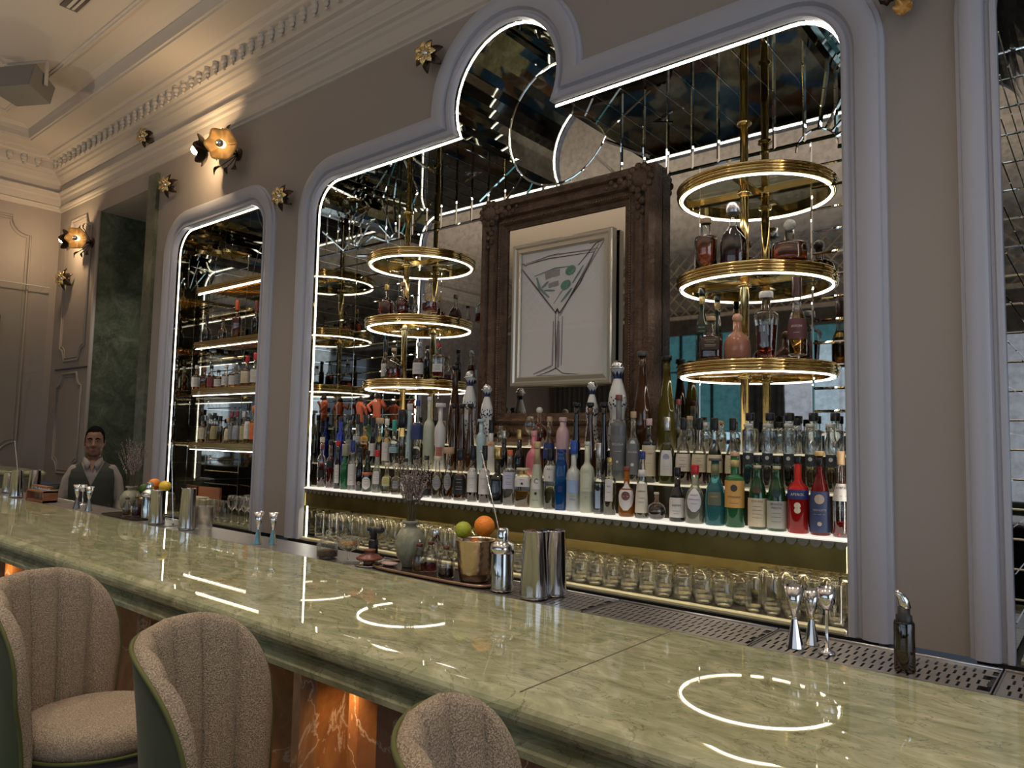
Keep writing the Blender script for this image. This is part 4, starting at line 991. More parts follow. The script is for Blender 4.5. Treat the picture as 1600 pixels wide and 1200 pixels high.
N_('B', 372, 469, 13, 'bourbon with dripping orange-red wax cap, ', liq=(.35, .05, .02), fill=.95, cap=(.7, .12, .03), caph=.26, capr=1.3, sq=4, shape='shoulder')
N_('B', 349, 497, 13, 'small cognac with pear-shaped body, ', liq=(.4, .2, .1), fill=.4, cap=BRD, shape='ball')
N_('B', 324, 492, 15, 'black pot-bellied bottle left of the bourbons, ', glass=G_black, cap=BK, shape='ball', caph=.2)
N_('B', 402, 470, 13, 'dark blue-black bottle at the right edge, ', glass=G_black, cap=BRD, caph=.3)
for i, (px_, ty_, w_, g_, c_, l_, d_) in enumerate((
        (308, 571, 13, AMB, WH, WH, 'amber malt with white cap at the left end, '), (320, 575, 12, DAMB, BRD, None, 'short brown whisky next to the left end, '), (331, 571, 11, (.2, .02, .02), BK, BRD, 'dark red whisky with black cap, '),
        (342, 578, 12, AMB, BK, WH, 'small whisky with leaning white label, '), (354, 570, 12, (.6, .35, .1), WH, WH, 'golden whisky with a white boxed label, '), (366, 568, 12, AMB, WH, WH, 'amber whisky with wide white stopper, '),
        (375, 565, 13, (.3, .12, .04), BK, GRY, 'clear malt with round grey label, '), (387, 556, 17, (.25, .05, .02), RED, CR_, 'bourbon with red wax and big cream label, '), (400, 551, 13, (.2, .04, .03), RED, WH, 'tall bourbon with red wax at the right edge, '))):
    N_('C', px_, ty_, w_, d_, liq=g_, fill=.62, cap=c_, caph=.22 if c_ == RED else .14, lab=(l_, .12, .5, 65) if l_ else None, shape='shoulder' if i % 2 else 'std', sq=4 if i in (1, 5) else None)
for i, (px_, ty_, w_, g_, c_, l_, d_) in enumerate((
        (336, 645, 11, DAMB, BK, (.35, .3, .15), 'dark whisky with slanted olive label, '), (345, 650, 9, (.12, .05, .02), BK, None, 'slim dark bottle near the centre, '), (357, 652, 10, (.6, .4, .15), COR, CR_, 'small golden malt with cream label and cork, '),
        (363, 643, 9, (.25, .15, .1), BRD, GRY, 'tall thin malt behind the small golden one, '), (371, 642, 12, (.12, .04, .05), BRD, (.3, .3, .35), 'purple-labelled malt with red cap, '), (382, 643, 11, (.5, .35, .1), WH, (.45, .4, .2), 'olive-labelled malt with pale cap, '),
        (389, 630, 11, (.1, .02, .03), BK, WH, 'tall bottle with black neck and white label, '), (397, 634, 10, (.6, .14, .04), (.75, .2, .05), (.7, .18, .04), 'malt with orange cap and orange label, '),
        (328, 646, 9, (.5, .35, .2), GRY, None, 'clear tapering bottle left of the slanted label, '), (317, 650, 10, AMB, BK, CR_, 'amber bottle with cream label at the left end, '))):
    N_('D', px_, ty_, w_, d_, liq=g_, fill=.75, cap=c_, caph=.18, lab=(l_, .12, .55, 65) if l_ else None, shape='shoulder' if i % 2 else 'slope')
# menus and trinkets on the left niche worktop
mb = MB(); v = at(322, 778, 3.1); mb.rbox(-.14, .14, -.012, .012, 0, .20, .004); tag(mb.build('menu_folder', mat('tan_leather', (.36, .13, .05), .45), None, (v.x, 3.13, ZB + .013), .15), 'upright tan leather folder on the worktop of the left niche', 'folder')
mb = MB(); v = at(285, 778, 3.1); mb.rbox(-.07, .07, -.01, .01, 0, .19, .004); tag(mb.build('menu_folder', mat('pale_folder', (.45, .44, .38), .5), None, (v.x, 3.16, ZB + .013), .1), 'pale grey folder standing left of the tan one', 'folder')
mb = MB(); v = at(312, 790, 2.95); mb.rbox(-.13, .13, -.05, .05, 0, .125, .004); tag(mb.build('storage_box', mat('beige_box', (.42, .36, .22), .5), None, (v.x, 2.97, ZB + .013), .05), 'low beige box in front of the tan leather folder', 'box')
mb = MB(); v = at(309, 755, 2.95); mb.rbox(-.085, .085, -.035, .035, 0, .012, .002); tag(mb.build('notebook', mat('cream_paper', (.7, .62, .5), .6), None, (v.x, 2.97, ZB + .139), .05), 'thin cream notebook lying on the beige box', 'notebook')


# ------------------------------------------------------------------ glassware on the ledge
M_thin = shellglass('thin_tumbler_glass', (.985, .985, .97), .55, .03); M_rim_highlight = shellglass('rim_highlight', (.8, .8, .76), 2.2, .1, ((.75, .72, .62), .25))  # pale colour mixed into the rim paints a highlight on the glass edge


def open_top(mb): mb.f.pop(); mb.sm.pop(); mb.mi.pop()


def glass(kind, lab, group):
    t = thing({'t': 'tumbler', 'h': 'highball_glass', 'w': 'wine_glass'}[kind], lab, 'glass', (0, 0, 0), 0, group)
    mb = MB()
    if kind == 't':
        mb.lathe([(.030, .001), (.036, .008), (.037, .03), (.038, .095), (.0372, .096), (.0372, .094)], 20); open_top(mb); mb.build('glass_body', M_thin, t)
        mb = MB(); mb.tube([(.0378 * math.cos(a), .0378 * math.sin(a), .0955) for a in [2 * PI * k / 20 for k in range(20)]], .0011, 4, closed=True); mb.build('rim', M_rim_highlight, t)
        mb = MB(); mb.lathe([(.0362, .004), (.0372, .012), (.0378, .022), (.0372, .028)], 20, wave=.05, nw=20); mb.build('cut_base', shellglass('cut_crystal_base', (.85, .84, .80), 1.6, .18, ((.75, .72, .62), .12)), t)
    elif kind == 'h':
        mb.lathe([(.026, .001), (.030, .006), (.031, .03), (.0325, .15), (.0318, .151), (.0318, .149)], 20); open_top(mb); mb.build('glass_body', M_thin, t)
        mb = MB(); mb.tube([(.0323 * math.cos(a), .0323 * math.sin(a), .1505) for a in [2 * PI * k / 20 for k in range(20)]], .0011, 4, closed=True); mb.build('rim', M_rim_highlight, t)
        mb = MB(); mb.lathe([(.0302, .004), (.0312, .012), (.0318, .022), (.0312, .026)], 20, wave=.05, nw=20); mb.build('cut_base', shellglass('cut_crystal_base', (.85, .84, .80), 1.6, .18, ((.75, .72, .62), .12)), t)
    else:
        mb.lathe([(.033, 0), (.032, .003), (.004, .009), (.0035, .09), (.022, .105), (.036, .135), (.036, .165), (.030, .2)], 18); mb.build('glass_body', M_ware, t)
    return t


ZG = ZB + .0065


def rows_of(kind, lab, group, x_a, x_b, ys, step, zb=ZG, jit=.006):
    proto = glass(kind, lab, group); first = True; rg = random.Random(len(lab))
    ORD = ('leftmost', 'second', 'third', 'fourth', 'fifth', 'sixth', 'seventh', 'eighth', 'ninth', 'tenth', 'eleventh', 'twelfth', 'thirteenth', 'fourteenth', 'fifteenth', 'sixteenth', 'seventeenth', 'eighteenth', 'nineteenth', 'twentieth')
    for j, y in enumerate(ys):
        x = x_a + (step / 2 if j % 2 else 0); k = 0
        while x < x_b:
            o = proto if first else copy_tree(proto); first = False
            o['label'] = '%s from the left, %s row: %s' % (ORD[k], ('front', 'second', 'third', 'back')[j] if len(ys) > 1 else 'only', lab); k += 1
            o.location = (x + rg.uniform(-jit, jit), y + rg.uniform(-jit, jit) * .5, zb); x += step


rows_of('h', 'clear highball glass at the ledge\'s right end', 'highballs at the right end of the ledge', -1.12, -.80, (2.875, 2.95, 3.03, 3.11), .078)
rows_of('t', 'low cut-glass tumbler on the lit ledge', 'tumblers on the lit ledge', -2.66, -1.17, (2.885, 2.975, 3.065, 3.15), .088)
rows_of('h', 'clear highball glass at the ledge\'s left end', 'highballs at the left end of the ledge', -3.98, -2.76, (2.885, 2.965, 3.05), .080)
rows_of('w', 'stemmed wine glass in the left niche', 'wine glasses in the left niche', -5.02, -4.70, (2.86, 2.96, 3.06), .085, ZB + .0125)
rows_of('h', 'tall glass before the beige box', 'tall glasses in the left niche', -5.42, -5.08, (2.85,), .08, ZB + .0125)
# ------------------------------------------------------------------ the bar
CT = 1.235; XA, XB = -6.8, 3.0; YF0, YB0 = .967, 1.505  # counter, trays, stools and bar items scaled about the camera; counter numbers baked
mb = MB()
pr = [(YB0, CT - .004), (YB0 - .003, CT), (YF0 + .014, CT)] + [(YF0 - .029 * math.sin(a), CT - .0265 + .0265 * math.cos(a)) for a in [PI * k / 10 for k in range(1, 10)]] + [(YF0, CT - .053), (YB0, CT - .053)]
mb.loft([[(x, y, z) for y, z in pr] for x in (XA, XB)], caps=True, smooth=False)
o = tag(mb.build('bar_counter', M_marble), 'long polished green marble bar counter with bullnose edge crossing the picture', 'counter')
mb = MB(); pr = [(YB0 - .02, CT - .053), (YF0 + .008, CT - .053), (YF0, CT - .062), (YF0 + .004, CT - .068), (YF0 - .004, CT - .073), (YF0 - .011, CT - .087), (YF0 - .008, CT - .1), (YF0 + .03, CT - .1015), (YF0 + .03, CT - .108), (YB0 - .02, CT - .108)]
mb.loft([[(x, y, z) for y, z in pr] for x in (XA + .02, XB)], caps=True, smooth=False); mb.build('under_moulding', M_marble, o)
mb = MB(); mb.box(-.772, -.769, YF0, YB0 - .003, CT, CT + .0004); mb.build('slab_joint', mat('joint_grey', (.10, .09, .06), .3), o)
mb = MB(); P = []; x = XA + .1; yo = YF0 + .12
while x < XB:
    P += [(x, yo + .07), (x + .042, yo + .012), (x + .091, yo), (x + .141, yo + .012), (x + .183, yo + .07)]; x += .22
P = [(XA + .02, yo + .07)] + P; n = len(P)
mb.add([(a, b, FL) for a, b in P] + [(a, b, CT - .104) for a, b in P], [(j, j + 1, n + j + 1, n + j) for j in range(n - 1)])
mb.box(XA + .02, XB, yo + .08, YB0 - .03, FL, CT - .11)
mb.build('onyx_front', M_onyx, o)['label'] = 'fluted amber onyx front'
for x in (-4.4, -3.69, -2.785, -2.08, -1.374, -.682, .0):
    light('SPOT', 'bar_front_light', (x, YF0 + .065, CT - .112), 3.4, (1, .62, .28), (math.radians(14), 0, 0), spot_size=math.radians(120), spot_blend=.9, shadow_soft_size=.02)
# drip trays behind the counter
mb = MB(); mb.box(XA + .03, XB, YB0 + .002, 1.698, FL, CT - .0125); tag(mb.build('bar_station', M_dark), 'dark under-counter bar station carrying the drip trays', 'bar station')


M_tin = mat('gunmetal_tin', (.50, .50, .52), .085, 1)
CAM_SCALE = .83


def tray(xa, xb, i):
    t = thing('drip_tray', ['perforated steel drip tray behind the counter, under the pale wooden rack end', 'perforated steel drip tray left of the green vase', 'perforated steel drip tray under the shaker tins', 'perforated steel drip tray between tins and jiggers', 'perforated steel drip tray carrying the three jiggers at right', 'perforated steel drip tray at the right picture edge'][i], 'drip tray', (xa * CAM_SCALE, 1.816 * CAM_SCALE, CT - .012 * CAM_SCALE), 0, 'drip trays along the bar')
    L = xb - xa - .004; D = .214; mb = MB(); zt = .010
    ys = [0, .018]; rowsn = 4; bw = .034; gp = .012; y = .02
    bands = []
    for r in range(rowsn): bands.append((y, y + bw)); y += bw + gp
    ytot = [0] + [v for b in bands for v in b] + [D]
    for k in range(0, len(ytot) - 1, 2): mb.add([(0, ytot[k], zt), (L, ytot[k], zt), (L, ytot[k + 1], zt), (0, ytot[k + 1], zt)], [(0, 1, 2, 3)])
    for b, (ya, yb) in enumerate(bands):
        x = 0.0; off = .0 if b % 2 else .006
        xs = [0, .016 + off]
        while xs[-1] < L - .03: xs += [xs[-1] + .0055, xs[-1] + .019]
        xs.append(L)
        for k in range(0, len(xs) - 1, 2): mb.add([(xs[k], ya, zt), (xs[k + 1], ya, zt), (xs[k + 1], yb, zt), (xs[k], yb, zt)], [(0, 1, 2, 3)])
    mb.build('perforated_plate', M_tray, t, fix=False)
    mb = MB(); mb.tube([(0, D, zt + .002), (L, D, zt + .002)], .004, 6); mb.box(0, L, -.001, .002, 0, zt + .001); mb.box(0, .003, 0, D, 0, zt + .003); mb.box(L - .003, L, 0, D, 0, zt + .003); mb.build('rim', M_steel, t)
    mb = MB(); mb.box(0, L, 0, D, -.002, 0); mb.build('pan', M_dark, t)
    mb = MB(); mb.box(L - .012, L + .0, D * .25, D * .55, zt, zt + .0015); mb.build('drain_slot', M_dark, t)


for i, (a, b) in enumerate(((-7.2, -5.6), (-5.6, -3.9), (-2.35, -1.22), (-1.22, -.72), (-.72, -.21), (-.21, 1.2))): tray(a, b, i)
CAM_SCALE = 1.0
mb = MB(); mb.rbox(-3.23, -1.955, 1.508, 1.685, CT - .010, CT - .001, .002); tag(mb.build('steel_worktop', M_steel), 'flat steel work surface behind the counter left of the vase', 'worktop')
# raised shelf and low back counter at the far left end
mb = MB(); mb.rbox(-8.3, -7.05, 2.02, 2.30, 1.245, 1.30, .02); mb.box(-8.2, -7.4, 2.1, 2.24, FL, 1.245); tag(mb.build('marble_shelf', M_marble), 'raised green marble shelf end at the far left of the bar', 'shelf')
mb = MB(); mb.rbox(-7.6, -6.72, 2.36, 2.76, 1.055, 1.10, .01); mb.box(-7.5, -6.8, 2.42, 2.76, FL, 1.055); tag(mb.build('side_counter', M_marble), 'low pale marble side counter left of the bartender', 'counter')
mb = MB(); rg = random.Random(4); rings = []
for i in range(7):
    rings.append([((i / 6 - .5) * .22, (j / 5 - .5) * .14, .004 + .035 * max(0, math.sin(PI * i / 6) * math.sin(PI * j / 5)) * (1 + .6 * noise.noise(Vector((i * 1.3, j * 1.7, 0))))) for j in range(6)])
mb.loft(rings, closed=False); o = tag(mb.build('folded_cloth', mat('blue_cloth', (.09, .13, .24), .9), None, atz(74, 757, 1.104), .3), 'crumpled blue cloth on the low side counter at far left', 'cloth')
o.modifiers.new('s', 'SOLIDIFY').thickness = .006

# ------------------------------------------------------------------ bar stools
M_boucle = mat('beige_boucle', (.30, .225, .16), .95, bump=(380, 1.0), var=(380, (.62, .50, .37), .40, .64)); M_velvet = mat('green_velvet', (.030, .042, .012), .8, sheen=.08, var=(5, (.016, .026, .007), .3, .8)); M_pipe = mat('olive_piping', (.075, .08, .018), .7); M_seatbase = mat('grey_underseat', (.06, .055, .055), .8); M_leg = mat('dark_bronze', (.06, .045, .03), .35, .8)


CAM_SCALE = .83


def stool(lab, loc, rz):
    """local +Y is the facing direction; the back wraps around -Y"""
    t = thing('bar_stool', lab, 'bar stool', loc, rz, 'bar stools along the counter')
    zs = (H - .81 * CAM_SCALE - FL) / CAM_SCALE; A = 80; NU = 84; NV = 14; hb = .365

    def top(u): return hb * (1 - abs(u) ** 3.6) ** (1 / 2.0) if abs(u) < 1 else 0

    def pt(u, v, side):
        a = math.radians(-90 + u * A); e = v; z = zs - .10 + (hb * .0 + (top(u) * .72 + hb * .28 + .10 - .0) * v)
        flare = .035 * v * v
        r = .205 + flare
        if side == 'in': ch = abs(math.sin(u * 3.5 * PI + PI / 2)); r -= .022 * (ch ** .4) * (1 - .15 * v)
        elif side == 'out': r += .030
        return (r * math.cos(a) * 1.02, r * math.sin(a) * .95, z)

    rows = [[pt(-1 + 2 * i / NU, j / NV, 'in') for i in range(NU + 1)] for j in range(NV + 1)]
    # rolled top: continue from inner top over to the middle
    tp = [[tuple(Vector(pt(-1 + 2 * i / NU, 1, 'in')).lerp(Vector(pt(-1 + 2 * i / NU, 1, 'out')), f) + Vector((0, 0, zz))) for i in range(NU + 1)] for f, zz in ((.15, .014), (.4, .024), (.65, .022), (.85, .014), (1.0, .004))]
    mb = MB(); mb.loft(rows + tp, closed=False)
    for s in (0, NU):  # front edges of the shell
        col = [r[s] for r in rows]; mid = [tuple(Vector(r[s]).lerp(Vector(pt(-1 if s == 0 else 1, j / NV, 'out')), 1.0)) for j, r in enumerate(rows)]
        mb.loft([col, mid], closed=False)
        mb.poly([rows[-1][s]] + [q[s] for q in tp] + [mid[-1]])
    mb.build('backrest_cushion', M_boucle, t, fix=False)
    mb = MB(); mb.loft([[pt(-1 + 2 * i / NU, j / NV, 'out') for i in range(NU + 1)] for j in range(NV + 1)], closed=False); mb.build('backrest_shell', M_velvet, t, fix=False)
    mb = MB(); P = [Vector(pt(-1, j / NV, 'out')) for j in range(NV)] + [Vector(pt(-1 + 2 * i / NU, 1, 'out')) + Vector((0, 0, .008)) for i in range(NU + 1)] + [Vector(pt(1, j / NV, 'out')) for j in range(NV - 1, -1, -1)]
    mb.tube(P, .0048, 8); mb.build('piping', M_pipe, t)
    sp = [(.19 * math.cos(a) * 1.0, .03 + (.20 if math.sin(a) < 0 else .225) * math.sin(a)) for a in [2 * PI * k / 40 for k in range(40)]]
    mb = MB(); mb.loft([[(x * s, .03 + (y - .03) * s, z) for x, y in sp] for s, z in ((.99, zs - .07), (1.02, zs - .045), (1.01, zs - .02), (.95, zs - .004), (.8, zs + .006), (.4, zs + .010), (.02, zs + .011))], caps=True); mb.build('seat', M_boucle, t)
    mb = MB(); mb.tube([(x * 1.02, zs and (.03 + (y - .03) * 1.02), zs - .068) for x, y in sp], .005, 8, closed=True); mb.build('seat_piping', M_pipe, t)
    mb = MB(); mb.loft([[(x * s, .03 + (y - .03) * s, z) for x, y in sp] for s, z in ((.95, zs - .16), (1.0, zs - .14), (1.0, zs - .072))], caps=True); mb.build('seat_base', M_seatbase, t)
    for k in range(4):
        a = PI / 4 + k * PI / 2; c, s = math.cos(a), math.sin(a); mb = MB(); mb.tube([(.15 * c, .03 + .15 * s, zs - .15), (.215 * c, .03 + .215 * s, .0)], [.017, .011], 10); mb.build('leg', M_leg, t)
    mb = MB(); mb.tube([(.196 * math.cos(2 * PI * k / 32), .03 + .196 * math.sin(2 * PI * k / 32), .27) for k in range(32)], .009, 8, closed=True); mb.build('footrest', M_brass, t)
    return t


stool('beige and green bar stool at the left edge of the picture, its seat in view', (-1.926, 0.751, FL), math.radians(-48))
stool('beige and green bar stool in the middle, between the two others', (-1.216, 0.768, FL), math.radians(-48))
stool('beige and green bar stool nearest the right, cut by the picture\'s bottom edge', (-0.535, 0.768, FL), math.radians(-48))

# ------------------------------------------------------------------ things on the bar
def tin(px, ptop, lab, y, w_=.041, h=None, wt=.034):
    v = atz(px, 900, CT); X = at(px, 900, y).x; zt = at(px, ptop, y).z; h = (zt - CT) / CAM_SCALE
    t = thing('shaker_tin', lab, 'shaker tin', (X, y, CT), 0)
    mb = MB(); mb.lathe([(w_ * .93, 0), (w_, .004), (w_, .012), (wt, h - .004), (wt + .0015, h - .003), (wt + .0015, h), (wt - .001, h + .0005), (.004, h - .004)], 28); mb.build('tin_body', M_tin, t); return t


tin(835, 829, 'tall polished steel shaker tin standing upside down, front one right of the cobbler shaker', 1.5479, .046, wt=.037)
tin(864, 828, 'tall polished steel shaker tin standing upside down, rear one beside the front tin', 1.6143, .045, wt=.037)


def cobbler(px, y, ptop, lab):
    X = at(px, 870, y).x; h = (at(px, ptop, y).z - CT) / CAM_SCALE; t = thing('cobbler_shaker', lab, 'cocktail shaker', (X, y, CT), 0)
    mb = MB(); mb.lathe([(.034, 0), (.0385, .004), (.039, .012), (.036, h * .66), (.034, h * .68)], 28); mb.build('shaker_body', M_tin, t)
    mb = MB(); mb.lathe([(.040, h * .60), (.0415, h * .68), (.038, h * .74), (.026, h * .78), (.021, h * .80)], 28); mb.build('strainer_top', M_chrome, t)
    mb = MB(); mb.lathe([(.0205, h * .80), (.021, h * .81), (.019, h * .965), (.016, h * .99), (.004, h)], 24); mb.build('cap', M_chrome, t); return t


cobbler(785, 1.5562, 824, 'three-piece polished steel cocktail shaker between fruit bucket and tall tins')


def mb_world(mb):
    mb.v = [(x / CAM_SCALE, y / CAM_SCALE, z / CAM_SCALE) for x, y, z in mb.v]; return mb


def spoon(pa, pb, y, lab, y2=None):
    a = at(*pa, y); a.z = CT + .012; b = at(*pb, y2 or y); mb = MB(); n = 40; P = []
    for i in range(n): P.append(a.lerp(b, i / (n - 1)))
    rs = [.0016 + .0007 * (i % 2) for i in range(n)]; mb.tube(P, rs, 6); mb.sphere(b, .0042, 8, 6); mb.sphere(a, .008, 8, 6, (1, .6, 1.494)); o = mb_world(mb).build('bar_spoon', M_chrome); return tag(o, lab, 'bar spoon')


spoon((800, 838), (752, 705), 1.6019, 'long twisted steel bar spoon leaning behind the cobbler shaker', 1.7015)
# fruit bucket
v = at(742, 900, 1.5978); by = 1.5978
t = thing('fruit_bucket', 'hammered silver-gold bucket holding citrus, centre of the bar', 'bucket', (v.x, by, CT + .004)); hb_ = (at(742, 842, by).z - CT - .004) / CAM_SCALE
M_ham = mat('hammered_silver', (.70, .55, .38), .22, 1, bump=(45, .25))
mb = MB(); mb.lathe([(.048, 0), (.054, .003), (.058, .03), (.070, hb_ - .004), (.074, hb_), (.070, hb_ + .001), (.067, hb_ - .006), (.054, .02), (.02, .012)], 30); mb.build('bucket_body', M_ham, t)
M_or = mat('orange_peel', (.78, .22, .015), .38, bump=(160, .35)); M_li = mat('lime_peel', (.32, .36, .03), .38, bump=(120, .3)); M_le = mat('lemon_peel', (.72, .48, .04), .4, bump=(120, .3)); M_dl = mat('dark_lime_peel', (.06, .14, .02), .38, bump=(120, .3))


def fruit(px, py, y, r, m, nm, lab, sc=(1, 1, 1)):
    c = at(px, py, y); t = thing(nm, lab, 'fruit', c); mb = MB(); mb.sphere((0, 0, 0), r, 24, 16, sc); mb.build('peel', m, t)
    mb = MB(); mb.lathe([(.003, 0), (.0035, .002), (.001, .003)], 6, (0, 0, r * sc[2] - .001)); mb.build('stem_scar', mat('stem_scar', (.10, .09, .03), .7), t); return t


fruit(757, 822, 1.6019, .036, M_or, 'orange', 'large bright orange on top of the hammered bucket')
fruit(724, 828, 1.5853, .030, M_li, 'lime', 'yellow-green lime resting in the hammered bucket, left of the large orange')
fruit(741, 853, 1.6050, .026, M_or, 'orange', 'small orange peeking over the rim of the hammered bucket')
# long serving tray
t = thing('serving_tray', 'long dark oval-cornered tray under vase, bitters and bucket', 'tray', (-1.6019, 1.6019, CT + .0005))
mb = MB(); P = [(.30 * (1 if math.cos(a) > 0 else -1) * abs(math.cos(a)) ** .35, .10 * (1 if math.sin(a) > 0 else -1) * abs(math.sin(a)) ** .5) for a in [2 * PI * k / 48 for k in range(48)]]
mb.extrude(P, 0, .004); mb.build('tray_base', mat('dark_tray', (.03, .02, .015), .25, .3), t)
mb = MB(); mb.tube([(x, y, .007) for x, y in P], .005, 6, closed=True); mb.build('rim', mat('copper_rim', (.35, .22, .15), .3, .8), t)


def dasher(px, py, y, r, h, col, lab, capc=(.09, .025, .02), tall=False):
    v = at(px, py, y); t = thing('dasher_bottle', lab, 'bitters bottle', (v.x, y, CT + .004))
    pr = [(r * .9, 0), (r, .004), (r * .98, h * .45), (r * .7, h * .62), (.009, h * .72), (.008, h * .8), (.011, h * .81)]
    mb = MB(); mb.lathe(pr, 28, wave=.05, nw=16); g = mb.build('glass_body', M_ware, t)
    mb = MB(); mb.lathe([(r * .85, .004), (r * .9, .008), (r * .9, h * .30)], 20); mb.build('liquid', liquid(col), g)
    mb = MB(); mb.lathe([(.010, h * .79), (.012, h * .8), (.012, h * .88), (.006, h * .9)], 14); mb.build('stopper', capm(capc) if not tall else M_chrome, t)
    mb = MB(); mb.lathe([(.0025, h * .88), (.0016, h)], 8); mb.build('dasher_tip', M_chrome, t)


dasher(655, 875, 1.577, .024, .115, (.35, .16, .05), 'small ribbed bitters bottle with amber liquid beside the vase')
dasher(673, 875, 1.6019, .024, .125, (.30, .04, .06), 'ribbed bitters bottle with pale red liquid, middle of three beside the vase')
dasher(697, 880, 1.5645, .030, .125, (.05, .006, .01), 'ribbed bitters bottle with black-red liquid beside the fruit bucket')
v = at(681, 840, 1.6517); t = thing('atomizer', 'small chrome-topped atomizer behind the bitters bottles', 'atomizer', (v.x, 1.6517, CT + .004)); mb = MB(); mb.lathe([(.016, 0), (.016, .10)], 16); mb.build('glass_body', M_ware, t); mb = MB(); mb.lathe([(.015, .10), (.015, .145), (.013, .148)], 18); mb.build('cap', M_chrome, t)


# vases with dried lavender
def vase(px, py, y, r, hbody, lab, seed, slab, stemtop, flat=1, rim=.026):
    v = at(px, py, y); t = thing('stone_vase', lab, 'vase', (v.x, y, CT + .004)); h = hbody
    mb = MB(); mb.lathe([(r * .45, 0), (r * .5, .004), (r * .48, .012), (r * .8, h * .2), (r, h * .47), (r * .93, h * .65), (r * .62, h * .82), (rim * .85, h * .86), (rim * .85, h * .92), (rim * 1.25, h * .95), (rim * 1.25, h), (rim * .7, h), (rim * .6, h * .8)], 28, flat=flat)
    mb.build('vase_body', marble('grey_green_stone', (.14, .15, .10), (.22, .22, .16), (.32, .31, .25), .4, (6, 6, 6), (.08, .07, .04)), t)
    rg = random.Random(seed); g = tag(thing('dried_lavender', slab, 'dried flowers', (v.x, y, CT + .004 + h * .9 * CAM_SCALE)), None, None)
    st = MB(); bl = MB()
    for k in range(46):
        a = rg.uniform(0, 2 * PI); sp = rg.uniform(.1, 1) ** .7 * stemtop[1]; hh = stemtop[0] * rg.uniform(.62, 1.0) * (1 - .12 * (sp / stemtop[1]) ** 2)
        p0 = Vector((.010 * math.cos(a), .010 * math.sin(a), -.03)); p1 = Vector((sp * .35 * math.cos(a), sp * .35 * math.sin(a), hh * .5)); p2 = Vector((sp * math.cos(a), sp * math.sin(a) * .8, hh))
        P = [p0, p0.lerp(p1, .5), p1, p1.lerp(p2, .5) + Vector((0, 0, .004)), p2]; st.tube(P, .0009, 4, caps=False)
        for j in range(15):
            f = .48 + .52 * j / 14; q = (p1.lerp(p2, (f - .5) * 2) if f > .5 else p1); s = .0042 * (1.15 - .5 * (f - .48) / .52)
            bl.sphere(q + Vector((rg.uniform(-.004, .004), rg.uniform(-.004, .004), 0)), s * rg.uniform(.6, 1.1), 5, 4, (1, 1, 1.3))
    tag(st.build('stems', mat('dry_stem', (.10, .08, .045), .8), g), None, None, kind='stuff'); tag(bl.build('blossoms', mat('dried_lavender_blossom', (.17, .125, .12), .9, var=(80, (.30, .24, .22), .35, .65)), g), None, None, kind='stuff')


vase(640, 880, 1.6143, .060, .175, 'round grey-green stone vase in the centre of the bar', 1, 'bunch of dried lavender in the central grey-green vase', (.29, .085))
vase(203, 806, 1.6268, .062, .165, 'round pale green stone vase beside the bartender', 2, 'bunch of dried lavender in the vase beside the bartender', (.31, .11))
# candy jar, coupe, torch, muddler dish
v = at(511, 875, 1.5438); t = thing('candy_jar', 'ribbed glass jar with pointed lid and dark contents', 'jar', (v.x, 1.5438, CT))
mb = MB(); mb.lathe([(.040, 0), (.044, .004), (.044, .05), (.045, .053)], 30, wave=.03, nw=30); g = mb.build('jar_body', M_ware, t)
mb = MB(); mb.lathe([(.038, .006), (.040, .01), (.040, .030), (.02, .034)], 20); tag(mb.build('contents', mat('dark_cherries', (.05, .015, .012), .4, bump=(150, .8)), g), None, None, kind='stuff')
mb = MB(); mb.lathe([(.046, .052), (.044, .06), (.028, .075), (.014, .086), (.006, .09)], 30, wave=.03, nw=30); mb.sphere((0, 0, .102), .011, 10, 7); mb.build('lid', M_ware, t)
v = at(541, 878, 1.5272); t = thing('footed_bowl', 'footed cut-glass bowl filled with golden nibbles', 'bowl', (v.x, 1.5355, CT))
mb = MB(); mb.lathe([(.034, 0), (.033, .003), (.006, .012), (.005, .04), (.012, .045), (.038, .058), (.046, .085), (.047, .098), (.045, .098), (.043, .085), (.034, .062)], 30, wave=.02, nw=24); mb.build('glass_body', M_ware, t)
mb = MB(); rg = random.Random(8)
for k in range(60): a = rg.uniform(0, 6.28); q = rg.uniform(0, 1) ** .5 * .036; mb.sphere((q * math.cos(a), q * math.sin(a), .060 + .014 * rg.random() + q * .25), .0055, 6, 4)
tag(mb.build('nibbles', mat('golden_nibbles', (.45, .22, .06), .6), t), None, None, kind='stuff')
v = at(583, 862, 1.66); t = thing('kitchen_torch', 'black handheld kitchen torch standing upright', 'torch', (v.x, 1.66, CT))
mb = MB(); mb.lathe([(.020, 0), (.020, .07), (.016, .075)], 18); mb.build('gas_canister', mat('black_canister', (.01, .01, .012), .35), t)
mb = MB(); mb.lathe([(.014, .075), (.015, .10), (.018, .112), (.012, .125)], 16); mb.tube([(-.02, 0, .118), (.03, 0, .112), (.055, 0, .118)], [.008, .012, .011], 12); mb.tube([(-.03, 0, .108), (-.038, 0, .116)], .006, 8); mb.build('burner_head', mat('black_plastic', (.02, .02, .022), .4), t)
v = at(577, 884, 1.5521); t = thing('smoking_topper', 'brown wooden smoking lid with knob on a steel saucer', 'smoking lid', (v.x, 1.5521, CT))
mb = MB(); mb.lathe([(.05, 0), (.056, .004), (.054, .005), (.045, .003)], 30); mb.build('saucer', M_chrome, t)
M_wd = mat('reddish_wood', (.12, .035, .02), .35, var=(20, (.17, .06, .035), .4, .7))
mb = MB(); mb.lathe([(.024, .004), (.024, .022)], 24); mb.lathe([(.030, .022), (.050, .024), (.052, .030), (.044, .034), (.040, .036), (.038, .040), (.020, .042), (.019, .052), (.023, .056), (.023, .062), (.01, .063)], 30); mb.build('wooden_lid', M_wd, t)
